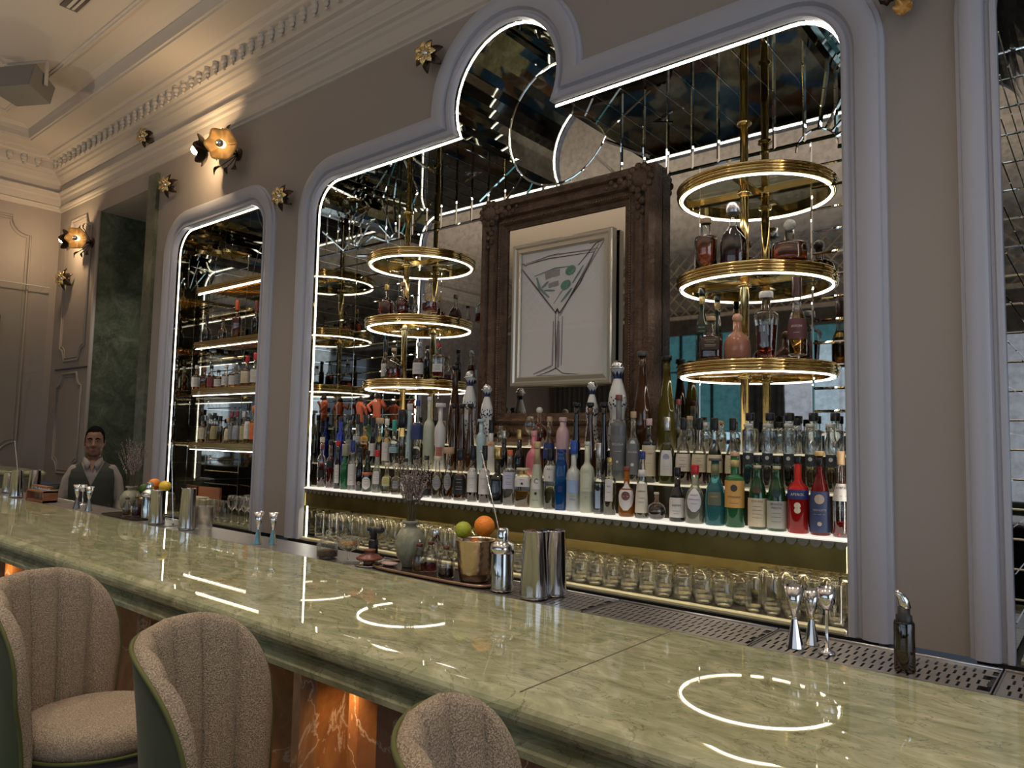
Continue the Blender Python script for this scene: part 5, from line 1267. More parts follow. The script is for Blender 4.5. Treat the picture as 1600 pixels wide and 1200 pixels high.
t = thing('garnish_dish', 'pinkish shell-shaped dish left end of the long tray', 'dish', at(608, 880, 1.577).xy.to_3d() + Vector((0, 0, CT + .004))); mb = MB(); mb.lathe([(.02, 0), (.036, .006), (.04, .012), (.036, .010), (.018, .004)], 20, flat=.6, wave=.05); mb.build('dish_body', mat('pink_shell', (.45, .30, .26), .3), t)


# jiggers
def jigger(px, y, ptop, w_, lab, kind='hour', band=False, zb=CT - .001):
    X = at(px, 900 if px > 600 else 800, y).x; h = (at(px, ptop, y).z - zb) / CAM_SCALE; t = thing('jigger', lab, 'jigger', (X, y, zb), .3)
    if kind == 'hour':
        mb = MB(); mb.lathe([(w_ * .80, 0), (w_ * .84, .001), (w_ * .22, h * .50)], 12, smooth=False); mb.build('lower_cone', M_chrome, t)
        mb = MB(); mb.lathe([(w_ * .22, h * .46), (w_, h), (w_ * .95, h), (w_ * .2, h * .55)], 24); mb.build('upper_cone', M_chrome, t)
        mb = MB(); mb.lathe([(w_ * .27, h * .46), (w_ * .28, h * .48), (w_ * .27, h * .51)], 16); mb.build('waist', M_brass if band else M_chrome, t)
    else:
        mb = MB(); mb.lathe([(w_ * .85, 0), (w_ * .88, .004), (w_ * .6, .010), (.0045, .014), (.0035, h * .35), (.0045, h * .66), (.008, h * .68)], 24); mb.build('stem', M_chrome, t)
        mb = MB(); mb.lathe([(.006, h * .66), (w_ * .6, h * .70), (w_ * .92, h * .80), (w_, h), (w_ * .95, h), (w_ * .85, h * .82), (.004, h * .72)], 26); mb.build('cup', M_chrome, t)


jigger(1241, 1.5645, 915, .026, 'tall faceted steel hourglass jigger, left of three at the right end')
jigger(1267, 1.6143, 921, .023, 'faceted steel jigger with copper waist, behind the other two at the right end', band=True)
jigger(1291, 1.5645, 918, .022, 'steel jigger shaped like a goblet on a stem, right of three', 'goblet')
jigger(405, 1.5479, 800, .024, 'faceted steel jigger before the pier between the niches, left one', zb=CT)
jigger(428, 1.577, 801, .022, 'faceted steel jigger before the pier between the niches, right one', zb=CT)
jigger(119, 1.5438, 757, .026, 'tall faceted steel jigger before the bartender, left one')
jigger(128, 1.6268, 757, .022, 'slim steel goblet jigger behind the pair before the bartender', 'goblet')
jigger(138, 1.5438, 760, .025, 'tall faceted steel jigger before the bartender, right one')
# smoky dispenser at right
v = at(1414, 1048, 1.5521); t = thing('pourer_bottle', 'smoky clear cylinder with black collar and chrome pourer at the right end', 'dispenser', (v.x, 1.5521, CT - .001)); 
mb = MB(); mb.lathe([(.021, 0), (.022, .003), (.0215, .105), (.020, .11)], 22); mb.build('smoked_body', shellglass('smoked_glass', (.22, .16, .10), .7), t)
mb = MB(); mb.lathe([(.016, .10), (.0175, .102), (.017, .122), (.013, .126), (.013, .14), (.010, .141)], 18); mb.build('collar', mat('black_plastic', (.02, .02, .022), .4), t)
mb = MB(); mb.tube([(.003, 0, .138), (0, 0, .155), (-.006, -.004, .168), (-.016, -.01, .176)], [.0125, .0115, .009, .005], 12); mb.build('chrome_pourer', M_chrome, t)
# left set
tin(240, 765, 'polished steel shaker tin left of the far pair, before the niche', 1.5479, .043, wt=.036)
cobbler(228, 1.6019, 752, 'steel cocktail shaker tucked behind the left far tin')
tin(288, 762, 'polished steel shaker tin, right of the far pair', 1.5562, .043, wt=.034)
tin(16, 733, 'polished steel shaker tin at the picture\'s left edge', 1.5272, .045, wt=.036)
tin(44, 733, 'polished steel shaker tin beside the leftmost tin, behind the wooden rack', 1.6268, .043, wt=.036)
tin(3, 737, 'steel tin cut by the left picture edge', 1.6019, .043, wt=.036)
spoon((272, 790), (268, 692), 1.577, 'long twisted bar spoon standing between the two far tins')
spoon((33, 745), (23, 690), 1.5936, 'long twisted bar spoon in the tins at the left edge')
v = at(230, 815, 1.6517); t = thing('fruit_bucket', 'pale bucket holding citrus behind the far shaker tins', 'bucket', (v.x + .02, 1.6517, CT)); mb = MB(); mb.lathe([(.048, 0), (.054, .003), (.070, .11), (.073, .113), (.067, .11), (.05, .02)], 26); mb.build('bucket_body', M_ham, t)
fruit(241, 757, 1.6517, .035, M_or, 'orange', 'orange in the far bucket before the left niche')
fruit(258, 760, 1.6351, .032, M_le, 'lemon', 'yellow lemon in the far bucket beside its orange', (1.2, 1, 1))
fruit(225, 764, 1.6849, .030, M_dl, 'lime', 'dark green lime at the left of the far bucket')
fruit(231, 771, 1.6143, .026, M_le, 'lemon', 'lemon half hidden low in the far bucket')
dasher(198, 800, 1.577, .024, .12, (.35, .16, .04), 'small bitters bottle with amber liquid before the far vase')
dasher(213, 800, 1.6019, .026, .13, (.12, .02, .04), 'ribbed bitters bottle with dark red liquid right of the far vase')
t = thing('serving_tray', 'small dark tray carrying the far vase and bitters', 'tray', (at(205, 812, 1.6019).x, 1.6019, CT + .0005)); mb = MB(); mb.extrude([(x * .85, y * .95) for x, y in P[:0] or [(.30 * (1 if math.cos(a) > 0 else -1) * abs(math.cos(a)) ** .35, .10 * (1 if math.sin(a) > 0 else -1) * abs(math.sin(a)) ** .5) for a in [2 * PI * k / 48 for k in range(48)]]], 0, .004); mb.build('tray_base', mat('dark_tray', (.03, .02, .015), .25, .3), t)
v = at(310, 825, 1.5936); t = thing('mixing_glass', 'clear mixing glass right of the far shaker tins', 'glass', (v.x, 1.6185, CT)); mb = MB(); mb.lathe([(.036, 0), (.042, .005), (.044, .11), (.046, .115), (.042, .112), (.04, .01)], 24, wave=.01); mb.build('glass_body', M_ware, t)
# wooden rack with small vials
ra = at(60, 778, 1.5438); t = thing('vial_rack', 'reddish wooden rack holding rows of small glass vials, left end of the bar', 'rack', (ra.x, 1.5604, CT), 0)
M_rw = mat('rack_wood', (.30, .12, .05), .4, var=(15, (.20, .07, .03), .35, .7)); mb = MB()
mb.box(-.17, .17, -.045, .045, 0, .012); mb.box(-.17, .17, -.045, .045, .066, .076); mb.box(-.17, -.155, -.045, .045, 0, .076); mb.box(.155, .17, -.045, .045, 0, .076); mb.build('wooden_frame', M_rw, t)
for k in range(7):
    mb = MB(); mb.lathe([(.013, .013), (.013, .095), (.0125, .097)], 12, (-.13 + .043 * k, 0, 0)); mb.build('vial', M_ware, t)
mb = MB(); mb.box(-.15, .15, -.018, .018, .098, .106); mb.build('top_rail', M_rw, t)
CAM_SCALE = 1.0

# ------------------------------------------------------------------ flower sconces
M_gilt = mat('gilt_flower_shade', (.66, .36, .11), .42, .35, bump=(25, .3)); M_dkb = mat('dark_bronze_leaf', (.07, .05, .035), .35, .8); M_petal = mat('pale_gold_petal', (.78, .62, .34), .25, .85)
M_bulb = emit('warm_bulb', (1, .80, .52), 22); M_soft = emit('glowing_socket', (1, .80, .50), 2.2)


def leafm(mb, p, d, ln, wd, up=Vector((0, 0, 1))):
    d = Vector(d).normalized(); s = d.cross(up); s = s.normalized() if s.length > .01 else Vector((1, 0, 0)); nn = s.cross(d)
    P = []
    for i in range(7):
        f = i / 6; w_ = wd * math.sin(PI * min(f * .93 + .05, 1)) ** .8
        c = Vector(p) + d * ln * f + nn * .2 * ln * math.sin(PI * f)
        P.append([tuple(c - s * w_ + nn * w_ * .3), tuple(c), tuple(c + s * w_ + nn * w_ * .3)])
    mb.loft(P, closed=False)


def dish(r, depth, lobes=6, wav=.065):
    rows = []
    for i in range(8):
        f = i / 7; row = []
        for k in range(49):
            a = 2 * PI * k / 48; rr = r * f * (1 + wav * math.cos(lobes * a) * f * f); row.append((rr * math.cos(a), rr * math.sin(a), depth * f * f + .012 * math.cos(lobes * a) * f ** 3))
        rows.append(row)
    mb = MB(); mb.loft(rows, closed=False); return mb


def orient(o, d):
    o.rotation_euler = Vector(d).to_track_quat('Z', 'Y').to_euler()


def big_sconce(px, py, lab, sc=1.0, yl=YW):
    c = at(px, py, yl - .13); t = thing('flower_sconce', lab, 'wall sconce', (c.x, yl, c.z))
    d1 = Vector((.62, -.75, -.18)); p1 = Vector((.075, -.17, -.0)) * sc
    f = dish(.115 * sc, .035 * sc).build('flower_shade', M_gilt, t, fix=False); f.location = p1; orient(f, d1); f.modifiers.new('s', 'SOLIDIFY').thickness = .003
    mb = MB(); mb.lathe([(.026 * sc, .002), (.030 * sc, .03 * sc), (.032 * sc, .045 * sc)], 20); b = mb.build('glowing_socket', M_soft, f)
    mb = MB(); mb.sphere((0, 0, .062 * sc), .029 * sc, 16, 10); mb.build('mirrored_bulb', M_chrome, f)
    d2 = Vector((-.75, -.62, .05)); p2 = Vector((-.175, -.16, .02)) * sc
    f2 = dish(.11 * sc, .045 * sc, 6, .12).build('flower_shade', M_dkb, t, fix=False); f2.location = p2; orient(f2, d2); f2.modifiers.new('s', 'SOLIDIFY').thickness = .003
    mb = MB(); mb.sphere((0, 0, .085 * sc), .036 * sc, 14, 9); mb.build('bulb', M_bulb, f2)
    mb = MB(); mb.lathe([(.05, 0), (.05, .008), (.02, .014)], 18, M=Matrix.Rotation(PI / 2, 4, 'X')); mb.build('wall_plate', M_dkb, t)
    mb = MB(); mb.tube([(0, 0, 0), tuple(p1 * .6 + Vector((0, 0, -.02))), tuple(p1)], .006, 8); mb.tube([(0, 0, 0), tuple(p2 * .6), tuple(p2)], .006, 8); mb.build('stem', M_dkb, t)
    for q, d in (((.0, -.08, .12), (.6, -.3, .9)), ((-.02, -.1, .10), (-.3, -.2, 1)), ((.02, -.08, -.11), (.2, -.3, -1)), ((-.03, -.12, -.12), (-.6, -.3, -.8)), ((-.02, -.09, .02), (.1, -.6, .4)), ((.0, -.1, -.04), (-.2, -.6, -.5)), ((.05, -.06, -.12), (.8, -.2, -.5))):
        mb = MB(); q = Vector(q) * sc; leafm(mb, q, d, .085 * sc, .026 * sc, Vector((0, -1, .2))); mb.tube([(0, -.01, 0), tuple(q)], .003, 5); o = mb.build('leaf', M_dkb, t, fix=False); o.modifiers.new('s', 'SOLIDIFY').thickness = .002
    L = light('POINT', 'sconce_light', (c.x - .29 * sc, yl - .255, c.z + .035), 9, (1, .68, .36), shadow_soft_size=.018)
    L2 = light('POINT', 'sconce_light', (c.x + .11 * sc, yl - .30, c.z - .02), .16, (1, .68, .36), shadow_soft_size=.03)
    return t


def small_flower(px, py, lab, r=.075, yl=YW - .02, d=(.25, -1, -.05), lit=True):
    c = at(px, py, yl - .05); t = thing('flower_ornament', lab, 'wall ornament', (c.x, yl, c.z)); q = Vector(d).to_track_quat('Z', 'Y').to_matrix().to_4x4(); q.translation = Vector((0, -.05, 0))
    for k in range(7):
        a = 2 * PI * k / 7; mb = MB(); leafm(mb, q @ Vector((0, 0, 0)), q.to_3x3() @ Vector((math.cos(a), math.sin(a), .45)), r * 1.1, r * .34, q.to_3x3() @ Vector((0, 0, 1))); o = mb.build('petal', M_petal if k % 3 != 1 else M_brass, t, fix=False); o.modifiers.new('s', 'SOLIDIFY').thickness = .002
    for k in range(6):
        a = 2 * PI * k / 6 + .4; mb = MB(); leafm(mb, q @ Vector((0, 0, -.02)), q.to_3x3() @ Vector((math.cos(a), math.sin(a), .0)), r * 1.35, r * .36, q.to_3x3() @ Vector((0, 0, 1))); o = mb.build('outer_petal', M_dkb, t, fix=False); o.modifiers.new('s', 'SOLIDIFY').thickness = .002
    mb = MB(); mb.sphere(q @ Vector((0, 0, .022)), .018, 10, 7); mb.build('bulb', M_chrome, t)
    mb = MB(); mb.tube([(0, 0, 0), tuple(q @ Vector((0, 0, 0)))], .012, 8); mb.build('stem', M_dkb, t)


big_sconce(348, 233, 'large gilt flower wall lamp with lit bulbs above the small left niche')
big_sconce(122, 375, 'large gilt flower wall lamp with lit bulbs left of the marble alcove', .9)
small_flower(227, 214, 'small gilded flower ornament highest on the wall, above the marble pilaster', .075)
small_flower(262, 290, 'small gilded flower ornament beside the top of the green pilaster', .075)
small_flower(440, 308, 'small gilded flower ornament on the pier between left and main niches', .068)
small_flower(668, 86, 'gilded flower ornament left of the keyhole arch', .072)
small_flower(100, 436, 'small gilded flower ornament below the far left lamp', .085)
c = at(1410, 6, YW - .05); t = thing('flower_ornament', 'dark gold round-flowered ornament cut by the top picture edge at right', 'wall ornament', (c.x, YW, c.z))
for dx, dz, r, mm in ((.0, -.01, .03, M_gilt), (.05, .03, .022, M_dkb), (-.05, .04, .025, M_dkb), (.01, .08, .035, M_gilt)):
    f = dish(r, .006, 6, .06).build('flower', mm, t, fix=False); f.location = (dx, -.045, dz); orient(f, (.1, -1, -.1)); f.modifiers.new('s', 'SOLIDIFY').thickness = .002
mb = MB(); mb.tube([(0, 0, .03), (0, -.045, .03)], .008, 8); mb.tube([(-.05, -.04, .04), (.05, -.04, .03)], .004, 6); mb.tube([(0, -.04, .0), (.01, -.04, .08)], .004, 6); mb.build('stem', M_dkb, t)

# ------------------------------------------------------------------ ceiling speaker, vent, small downlight, end wall things
b_ = atz(38, 140, 4.40); t = thing('ceiling_speaker', 'boxy grey loudspeaker hanging on a bracket below the ceiling', 'loudspeaker', (b_.x, b_.y, 4.62)); M_sp = mat('grey_speaker', (.22, .21, .19), .5); R_ = Matrix.Rotation(.5, 4, 'Z') @ Matrix.Rotation(math.radians(-14), 4, 'X')
mb = MB(); ring = lambda s, y: [(-.20 * s, y, -.10 * s), (.20 * s, y, -.10 * s), (.20 * s, y, .10 * s), (-.20 * s, y, .10 * s)]
MM = Matrix.Translation((0, 0, -.20)) @ R_
mb.loft([[tuple(MM @ Vector(p)) for p in ring(1, -.13)], [tuple(MM @ Vector(p)) for p in ring(.8, .12)]], caps=True, smooth=False); mb.build('cabinet', M_sp, t)
mb = MB(); mb.loft([[tuple(MM @ Vector(p)) for p in ring(.95, -.134)], [tuple(MM @ Vector(p)) for p in ring(.95, -.130)]], caps=True, smooth=False); mb.build('grille', mat('grey_grille', (.16, .155, .145), .7), t)
mb = MB(); mb.box(-.2, .2, -.02, .02, -.012, 0, Matrix.Rotation(.5, 4, 'Z')); mb.box(-.205, -.195, -.015, .015, -.2, 0, Matrix.Rotation(.5, 4, 'Z')); mb.box(.195, .205, -.015, .015, -.2, 0, Matrix.Rotation(.5, 4, 'Z')); mb.build('bracket', mat('white_bracket', (.5, .47, .42), .5), t)
v = atz(126, -6, 4.62); t = thing('ceiling_vent', 'narrow dark slot vent in the ceiling at the top edge', 'vent', (v.x, v.y, 4.62)); mb = MB(); mb.box(-.22, .22, -.055, .055, -.010, 0); mb.build('frame', M_dark, t); mb = MB(); mb.box(-.20, .20, -.02, .0, -.014, -.01); mb.box(-.20, .20, .015, .03, -.014, -.01); mb.build('blade', mat('white_bracket', (.5, .47, .42), .5), t)
v = at(229, 285, YW + .30); mb = MB(); v = atz(229, 285, AZT - .001); mb.lathe([(.05, -.012), (.045, -.01), (.04, 0)], 20, (max(min(v.x, AX1 - .2), AX0 + .2), YW + .22, AZT)); tag(mb.build('recessed_downlight', emit('downlight_glow', (1, .95, .85), 4)), 'small lit recessed downlight in the alcove ceiling', 'ceiling light')
light('SPOT', 'alcove_downlight', (-6.9, YW + .35, AZT - .03), 32, (1, .92, .8), spot_size=1.6, spot_blend=.6, shadow_soft_size=.03)
# framed print on the end wall
t = thing('wall_print', 'dark ribbed picture frame on the end wall at the left edge', 'picture', (XE, 2.03, 1.93)); mb = MB(); rows = []
for d, dx in ((0, 0), (0, .03), (.06, .035), (.075, .01), (.075, 0)): rows.append([(dx, -.27 + d, d), (dx, .27 - d, d), (dx, .27 - d, .86 - d), (dx, -.27 + d, .86 - d), (dx, -.27 + d, d)])
mb.loft(rows, closed=False, smooth=False); fr_ = mb.build('frame', mat('ribbed_frame', (.05, .035, .025), .5), t); mb = MB(); mb.box(.004, .008, -.2, .2, .07, .79); mb.build('print', mat('print_paper', (.4, .33, .25), .7), t)
mb = MB(); z = .02
while z < .84: mb.tube([(.036, -.268, z), (.036, -.212, z + .02)], .003, 4); mb.tube([(.036, .268, z), (.036, .212, z + .02)], .003, 4); z += .022
mb.build('ribbing', mat('rib_gold', (.25, .18, .10), .5), fr_)
# glass screen in front of the end wall
t = thing('glass_screen', 'tall clear glass screen standing before the end wall at far left', 'glass screen', (-8.57, 1.7, FL)); mb = MB(); mb.box(-.004, .004, -1.4, 1.0, .02, 2.98); mb.build('pane', shellglass('screen_glass', (.985, .99, .985), .10), t)
mb = MB(); mb.box(-.02, .02, -1.4, 1.0, 0, .03); mb.build('base_rail', M_steel, t); mb = MB(); mb.box(-.006, .006, -1.4, 1.0, 2.98, 2.987); mb.build('top_edge', mat('glass_edge', (.5, .55, .5), .2), t)
# white relief in the alcove
v = at(221, 458, YW + .5); t = thing('wall_figure', 'small pale glass figure on a bracket inside the marble alcove', 'figurine', (AX1 - .17, YW + .71, v.z)); mb = MB(); mb.sphere((0, 0, .10), .05, 12, 8, (1, .7, 1.2)); mb.lathe([(.05, -.12), (.035, -.05), (.045, .03), (.02, .06)], 14); mb.build('body', mat('pale_glass_figure', (.55, .48, .48), .15, trans=.3), t); mb = MB(); mb.box(-.06, .06, -.03, .04, -.14, -.12); mb.build('bracket', M_dkb, t)

# ------------------------------------------------------------------ bartender
M_skin = mat('skin', (.19, .09, .056), .5, sss=.05); M_shirt = mat('cream_shirt', (.23, .20, .18), .85, bump=(60, .2)); M_vest = mat('dark_green_waistcoat', (.030, .034, .026), .85, bump=(90, .25)); M_hair = mat('black_hair', (.006, .005, .005), .95, spec=.05); M_trs = mat('black_trousers', (.015, .015, .016), .8)


def cap_chain(mb, pts, seg=14):
    """pts: (x,y,z, rx, ry) tapering limb as overlapping ellipsoids and a loft"""
    V = [Vector(p[:3]) for p in pts]
    mb.tube(V, [(p[3] + p[4]) / 2 for p in pts], seg)
    for p in pts: mb.sphere(p[:3], (p[3] + p[4]) / 2 * .99, seg, 8)


def body_loft(mb, secs, seg=28, pw=2.3, y0=0):
    rings = []
    for z, rx, ry, oy in secs:
        ring = []
        for k in range(seg):
            a = 2 * PI * k / seg; c, s = math.cos(a), math.sin(a); q = (abs(c) ** pw + abs(s) ** pw) ** (-1 / pw); ring.append((rx * c * q, oy + ry * s * q, z))
        rings.append(ring)
    mb.loft(rings, caps=True)


CAM_SCALE = .90  # bartender scaled about the camera, his position below baked likewise
man = thing('person', 'man in dark green waistcoat and open-necked cream shirt standing behind the bar', 'person', (-5.755, 2.175, FL), facing(-6.40, 2.42, .93)); man.scale = (.88, 1, 1)
HS = 1.0
mb = MB()
# legs, trunk, neck
body_loft(mb, [(.86, .15, .10, 0), (.95, .165, .11, 0), (1.05, .160, .105, 0), (1.18, .175, .11, .005), (1.30, .185, .11, .01), (1.38, .16, .09, .012), (1.415, .09, .065, .012), (1.44, .058, .058, .010)])
for s in (-1, 1):
    cap_chain(mb, [(s * .085, 0, .90, .085, .09), (s * .09, 0, .66, .072, .072), (s * .09, .005, .47, .052, .056), (s * .09, .012, .30, .05, .054), (s * .09, .015, .09, .036, .038)])
    cap_chain(mb, [(s * .09, .015, .05, .038, .038), (s * .10, -.10, .035, .034, .034), (s * .105, -.16, .03, .028, .028)])
    cap_chain(mb, [(s * .148, .01, 1.335, .032, .032), (s * .198, .01, 1.25, .036, .036), (s * .232, .0, 1.09, .036, .036), (s * .238, -.06, .97, .032, .032), (s * .236, -.14, .845, .024, .024)])
    # hand: palm, four fingers of unequal length, thumb from the side
    pc = Vector((s * .234, -.165, .80)); dn = Vector((0, -.35, -.94))
    mb.sphere(pc, .04, 12, 8, (.5, .62, 1.0))
    for k, (oy, ln) in enumerate(((-.026, .070), (-.009, .080), (.009, .074), (.025, .058))):
        b0 = pc + Vector((0, oy, -.028)); m1 = b0 + dn * ln * .5; m2 = m1 + Vector((-s * .010, .01, -.03)) * (ln / .08); m3 = m2 + Vector((-s * .014, .012, -.014)); mb.tube([b0, m1, m2, m3], [.0098, .0092, .0085, .006], 8)
    mb.tube([pc + Vector((0, -.030, .018)), pc + Vector((-s * .012, -.052, -.006)), pc + Vector((-s * .02, -.058, -.034))], [.012, .011, .008], 8)
cap_chain(mb, [(0, .008, 1.40, .060, .060), (0, -.002, 1.475, .054, .056), (0, -.008, 1.52, .054, .056)])
# head
hz = 1.575
body_loft(mb, [(hz - .112, .026, .030, -.052), (hz - .10, .044, .050, -.038), (hz - .075, .060, .072, -.018), (hz - .045, .070, .086, -.004), (hz - .01, .0765, .094, .003), (hz + .025, .078, .098, .006), (hz + .06, .075, .096, .008), (hz + .09, .062, .080, .010), (hz + .108, .040, .052, .012), (hz + .115, .015, .02, .012)], 28, 2.15)
mb.tube([(0, -.088, hz + .012), (0, -.100, hz - .012), (0, -.110, hz - .030), (0, -.098, hz - .042)], [.009, .011, .0145, .010], 10)   # nose
for s in (-1, 1):
    mb.sphere((s * .012, -.096, hz - .034), .010, 8, 6); mb.sphere((s * .038, -.070, hz - .034), .024, 10, 7, (1, .7, .9)); mb.sphere((s * .032, -.082, hz + .026), .016, 8, 6, (1.6, .55, .5))
    mb.sphere((s * .081, .006, hz - .008), .026, 10, 8, (.35, .62, 1.15)); mb.sphere((s * .040, -.045, hz - .078), .026, 10, 7)
mb.sphere((0, -.072, hz - .098), .020, 10, 7, (1.2, .8, .8))
mb.sphere((0, -.090, hz - .060), .012, 10, 6, (2.0, .7, .45)); mb.sphere((0, -.088, hz - .071), .012, 10, 6, (1.7, .7, .5))
body = mb.build('body', M_skin, man)
rm = body.modifiers.new('r', 'REMESH'); rm.mode = 'VOXEL'; rm.voxel_size = .0062; rm.use_smooth_shade = True; sm = body.modifiers.new('s', 'SMOOTH'); sm.iterations = 2; sm.factor = .5
# eyes, brows, lips
for s in (-1, 1):
    mb = MB(); mb.sphere((s * .031, -.0825, hz + .005), .0105, 12, 8, (1.15, .45, .42)); e_ = mb.build('eye', mat('eye_white', (.26, .22, .19), .35), man)
    mb = MB(); mb.sphere((s * .031, -.0862, hz + .006), .0050, 10, 6, (1, .5, 1)); mb.build('iris', mat('dark_iris', (.015, .008, .005), .2), e_)
    mb = MB(); mb.tube([(s * .013, -.0945, hz + .023), (s * .030, -.0935, hz + .031), (s * .052, -.080, hz + .024)], [.0050, .0060, .0032], 8); mb.build('eyebrow', M_hair, man)
mb = MB(); mb.tube([(-.024, -.0865, hz - .063), (-.010, -.0975, hz - .0655), (.010, -.0975, hz - .0655), (.024, -.0865, hz - .063)], [.002, .0042, .0042, .002], 8); mb.build('lips', mat('lip', (.20, .07, .055), .5), man)
# hair: close cap with side fade
mb = MB(); rows = []
NK = 96
for i in range(21):
    f = i / 20; row = []
    for k in range(NK + 1):
        a = 2 * PI * k / NK; ca, sa = math.cos(a), math.sin(a); front = max(0, -sa); back = max(0, sa); side = abs(ca)
        nz = noise.noise(Vector((ca * 6, sa * 6, 1.3)))
        # hairline: high over the forehead, a squared temple, a sideburn before the ear, low at the nape
        temple = 1 / (1 + math.exp((side - .80) * 30))
        zlow = (hz + .083 + .004 * nz) * (front > 0) * temple + (hz + .012) * (1 - temple * (front > 0)) if front > 0 else hz + .012 - .070 * min(1, back * 1.6)
        if front > 0 and side > .80: zlow = hz + .083 - (.083 + .010) * min(1, (side - .80) / .13)
        z = zlow + (hz + .132 - zlow) * math.sin(f * PI / 2)
        u = min(1, max(0, (z - hz - .01) / .1225)); q = math.sqrt(max(0, 1 - u ** 2.6))
        tuft = 1 + .035 * noise.noise(Vector((ca * 9, sa * 9, z * 70))) + .02 * front * u
        row.append((.0815 * q * tuft * ca, .010 + .1025 * q * tuft * sa, z + .006 * front * q * math.sin(PI * f)))
    rows.append(row)
mb.loft(rows, closed=False); o = mb.build('hair', M_hair, man, fix=False); o.modifiers.new('s', 'SOLIDIFY').thickness = .005
# stubble shade is the beard itself: short, cropped
# shirt
mb = MB(); body_loft(mb, [(.90, .172, .118, 0), (.98, .180, .124, 0), (1.08, .172, .117, 0), (1.20, .188, .122, .005), (1.31, .198, .122, .01), (1.375, .172, .10, .012), (1.41, .10, .076, .012), (1.425, .075, .068, .012)])
for s in (-1, 1): cap_chain(mb, [(s * .155, .01, 1.350, .044, .044), (s * .200, .01, 1.27, .047, .047), (s * .232, .0, 1.10, .047, .047), (s * .238, -.055, .98, .042, .042), (s * .236, -.125, .87, .034, .034)])
o = mb.build('shirt', M_shirt, man); rm = o.modifiers.new('r', 'REMESH'); rm.mode = 'VOXEL'; rm.voxel_size = .009; rm.use_smooth_shade = True; o.modifiers.new('s', 'SMOOTH').iterations = 3
# open skin V at the throat
mb = MB(); mb.add([(-.030, -.0985 + .012, 1.425), (.030, -.0985 + .012, 1.425), (.0, -.116, 1.335), (0, -.078, 1.43)], [(0, 2, 3), (3, 2, 1)]); mb.build('throat_opening', M_skin, o, fix=False)
# collar flaps
for s in (-1, 1):
    mb = MB(); P = [(s * .066, .02, 1.46), (s * .070, -.03, 1.455), (s * .040, -.078, 1.437), (s * .014, -.098, 1.405)]; Q = [(s * .072, .02, 1.425), (s * .082, -.035, 1.418), (s * .066, -.095, 1.392), (s * .040, -.122, 1.352)]
    mb.loft([P, Q], closed=False); c_ = mb.build('collar', M_shirt, o, fix=False); c_.modifiers.new('s', 'SOLIDIFY').thickness = .004
# waistcoat with V neck and armholes
mb = MB(); seg = 120; secs = [(.88, .186, .132, 0), (.98, .188, .134, 0), (1.08, .180, .126, 0), (1.20, .194, .131, .005), (1.29, .200, .131, .01), (1.345, .186, .119, .011), (1.385, .150, .100, .012), (1.415, .094, .082, .012)]
rings = []; NZ = 70
for i in range(NZ + 1):
    z = .88 + (1.415 - .88) * i / NZ
    for a_, b_2 in zip(secs[:-1], secs[1:]):
        if a_[0] <= z <= b_2[0] + 1e-6: f = (z - a_[0]) / (b_2[0] - a_[0]); rx, ry, oy = [a_[j] + (b_2[j] - a_[j]) * f for j in (1, 2, 3)]; break
    ring = []
    for k in range(seg):
        a = 2 * PI * k / seg; c, s = math.cos(a), math.sin(a); q = (abs(c) ** 2.3 + abs(s) ** 2.3) ** (-1 / 2.3); ring.append((rx * c * q, oy + ry * s * q, z))
    rings.append(ring)
bm = bmesh.new(); vv = [[bm.verts.new(p) for p in r] for r in rings]
for i in range(NZ):
    for k in range(seg): bm.faces.new((vv[i][k], vv[i][(k + 1) % seg], vv[i + 1][(k + 1) % seg], vv[i + 1][k]))


def cut(co_, no_): bmesh.ops.bisect_plane(bm, geom=list(bm.verts) + list(bm.edges) + list(bm.faces), plane_co=co_, plane_no=no_)


for sg in (-1, 1):
    cut((0, 0, 1.225), (sg, 0, -.50)); cut((sg * .184, 0, 1.28), (sg, 0, .22)); cut((sg * .184, 0, 1.16), (sg, 0, 0))
cut((0, 0, 1.16), (0, 0, 1)); cut((0, -.02, 0), (0, 1, 0)); cut((0, 0, 1.225), (0, 0, 1)); cut((0, 0, 1.28), (0, 0, 1))
dead = []
for f in bm.faces:
    c = f.calc_center_median()
    if c.y < -.02 and c.z > 1.225 and abs(c.x) < (c.z - 1.225) * .50: dead.append(f)
    elif c.z > 1.16 and abs(c.x) > .184 - max(0, (c.z - 1.28)) * .22: dead.append(f)
bmesh.ops.delete(bm, geom=dead, context='FACES')
for v in bm.verts: v.co *= CAM_SCALE
for f in bm.faces: f.smooth = True
me = bpy.data.meshes.new('waistcoat'); bm.to_mesh(me); bm.free(); me.materials.append(M_vest)
o = bpy.data.objects.new('waistcoat', me); C.objects.link(o); o.parent = man; o.modifiers.new('s', 'SOLIDIFY').thickness = .006
for k in range(4):
    mb = MB(); mb.sphere((0, -.137 + .001 * k, 1.20 - .075 * k), .007, 8, 5, (1, .4, 1)); mb.build('button', M_dark, o)
mb = MB()
body_loft(mb, [(.80, .165, .118, 0), (.86, .178, .125, 0), (.93, .174, .12, 0)])
for s in (-1, 1): cap_chain(mb, [(s * .088, 0, .86, .098, .104), (s * .09, 0, .66, .085, .085), (s * .09, .005, .47, .07, .07), (s * .09, .012, .28, .066, .066), (s * .09, .015, .08, .06, .06)])
o = mb.build('trousers', M_trs, man); rm = o.modifiers.new('r', 'REMESH'); rm.mode = 'VOXEL'; rm.voxel_size = .012; rm.use_smooth_shade = True
for s in (-1, 1):
    mb = MB(); mb.sphere((s * .10, -.06, .045), .05, 14, 8, (.95, 2.5, .9)); mb.build('shoe', M_dark, man)

CAM_SCALE = 1.0
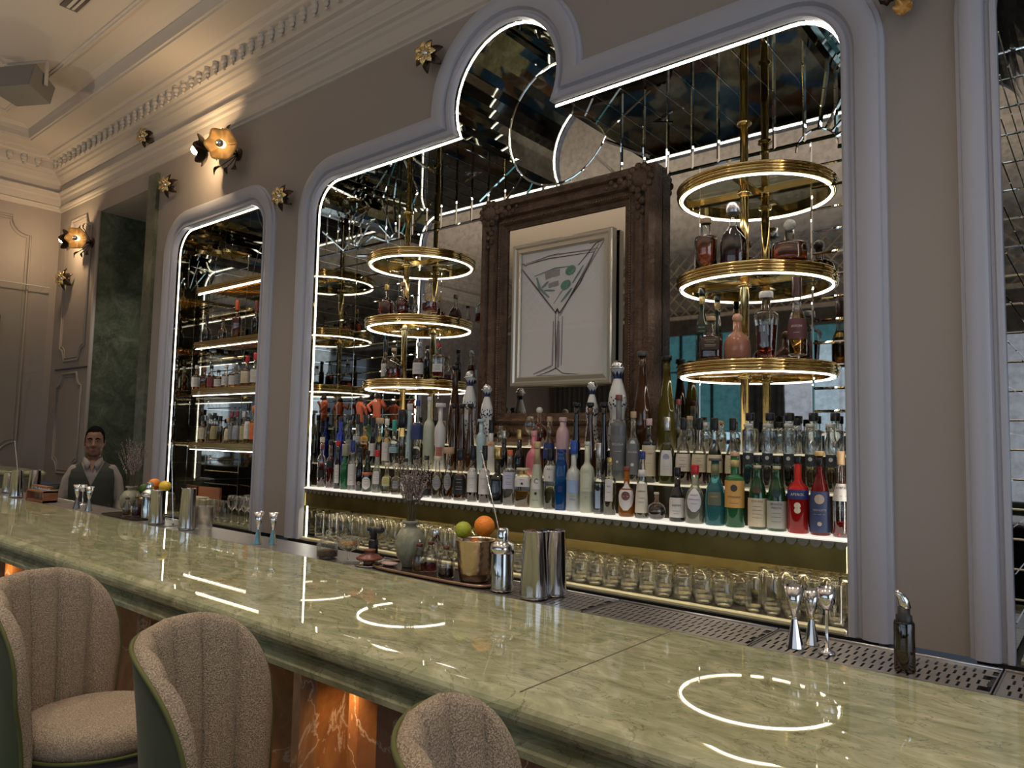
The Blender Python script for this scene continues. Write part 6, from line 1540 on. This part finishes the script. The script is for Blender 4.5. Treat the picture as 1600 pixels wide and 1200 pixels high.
# ------------------------------------------------------------------ the lounge behind the viewer, seen in the mirrors
M_shade = mat('cream_lampshade', (.6, .48, .3), .6, emis=(1, .72, .38), es=1.6)
for i, (x, y) in enumerate(((-7.5, -3.9), (-7.4, -4.7), (-4.5, -4.3))):
    t = thing('table_lamp', 'cream-shaded lamp on a dark side table, %s one seen only in the mirrors' % ('first', 'second', 'third')[i], 'lamp', (x, y, FL))
    mb = MB(); mb.lathe([(.2, 0), (.2, .02), (.03, .03), (.03, .6), (.26, .61), (.26, .64)], 24); mb.build('side_table', M_leg, t)
    mb = MB(); mb.lathe([(.07, .64), (.03, .66), (.05, .8), (.012, .95), (.012, 1.1)], 16); mb.build('base', M_brass, t)
    mb = MB(); mb.lathe([(.17, 1.05), (.11, 1.32)], 24); mb.build('lamp_shade', M_shade, t)
for k, (a, b) in enumerate(((-8.5, -6.7), (-4.6, -3.8))):
    mb = MB(); n = int((b - a) / .02); mb.loft([[(a + .02 * i, YB + .14 + .035 * math.sin(i * 1.1), z) for i in range(n)] for z in (FL + .01, 2.95)], closed=False)
    o = tag(mb.build('curtain', mat('slate_curtain', (.10, .115, .125), .9), fix=False), ('slate grey pleated curtain hanging at the far left of the rear wall' if k == 0 else 'narrow slate grey curtain between two rear windows'), 'curtain'); o.modifiers.new('s', 'SOLIDIFY').thickness = .004
for k, x in enumerate((-6.0, -3.0, .4)):
    t = thing('lounge_sofa', 'dark green velvet sofa along the rear wall, %s of three, seen only in mirrors' % ('left', 'middle', 'right')[k], 'sofa', (x, -4.2, FL))
    mb = MB(); mb.rbox(-.9, .9, -.4, .4, .12, .42, .05); mb.build('seat', M_velvet, t); mb = MB(); mb.rbox(-.9, .9, -.45, -.25, .12, .85, .05); mb.build('backrest', M_velvet, t)
    for s in (-1, 1): mb = MB(); mb.rbox(s * .9 - .08, s * .9 + .08, -.42, .4, .12, .62, .04); mb.build('armrest', M_velvet, t)
    for sx in (-.8, .8):
        for sy in (-.33, .33): mb = MB(); mb.tube([(sx, sy, 0), (sx, sy, .13)], .02, 8); mb.build('leg', M_leg, t)
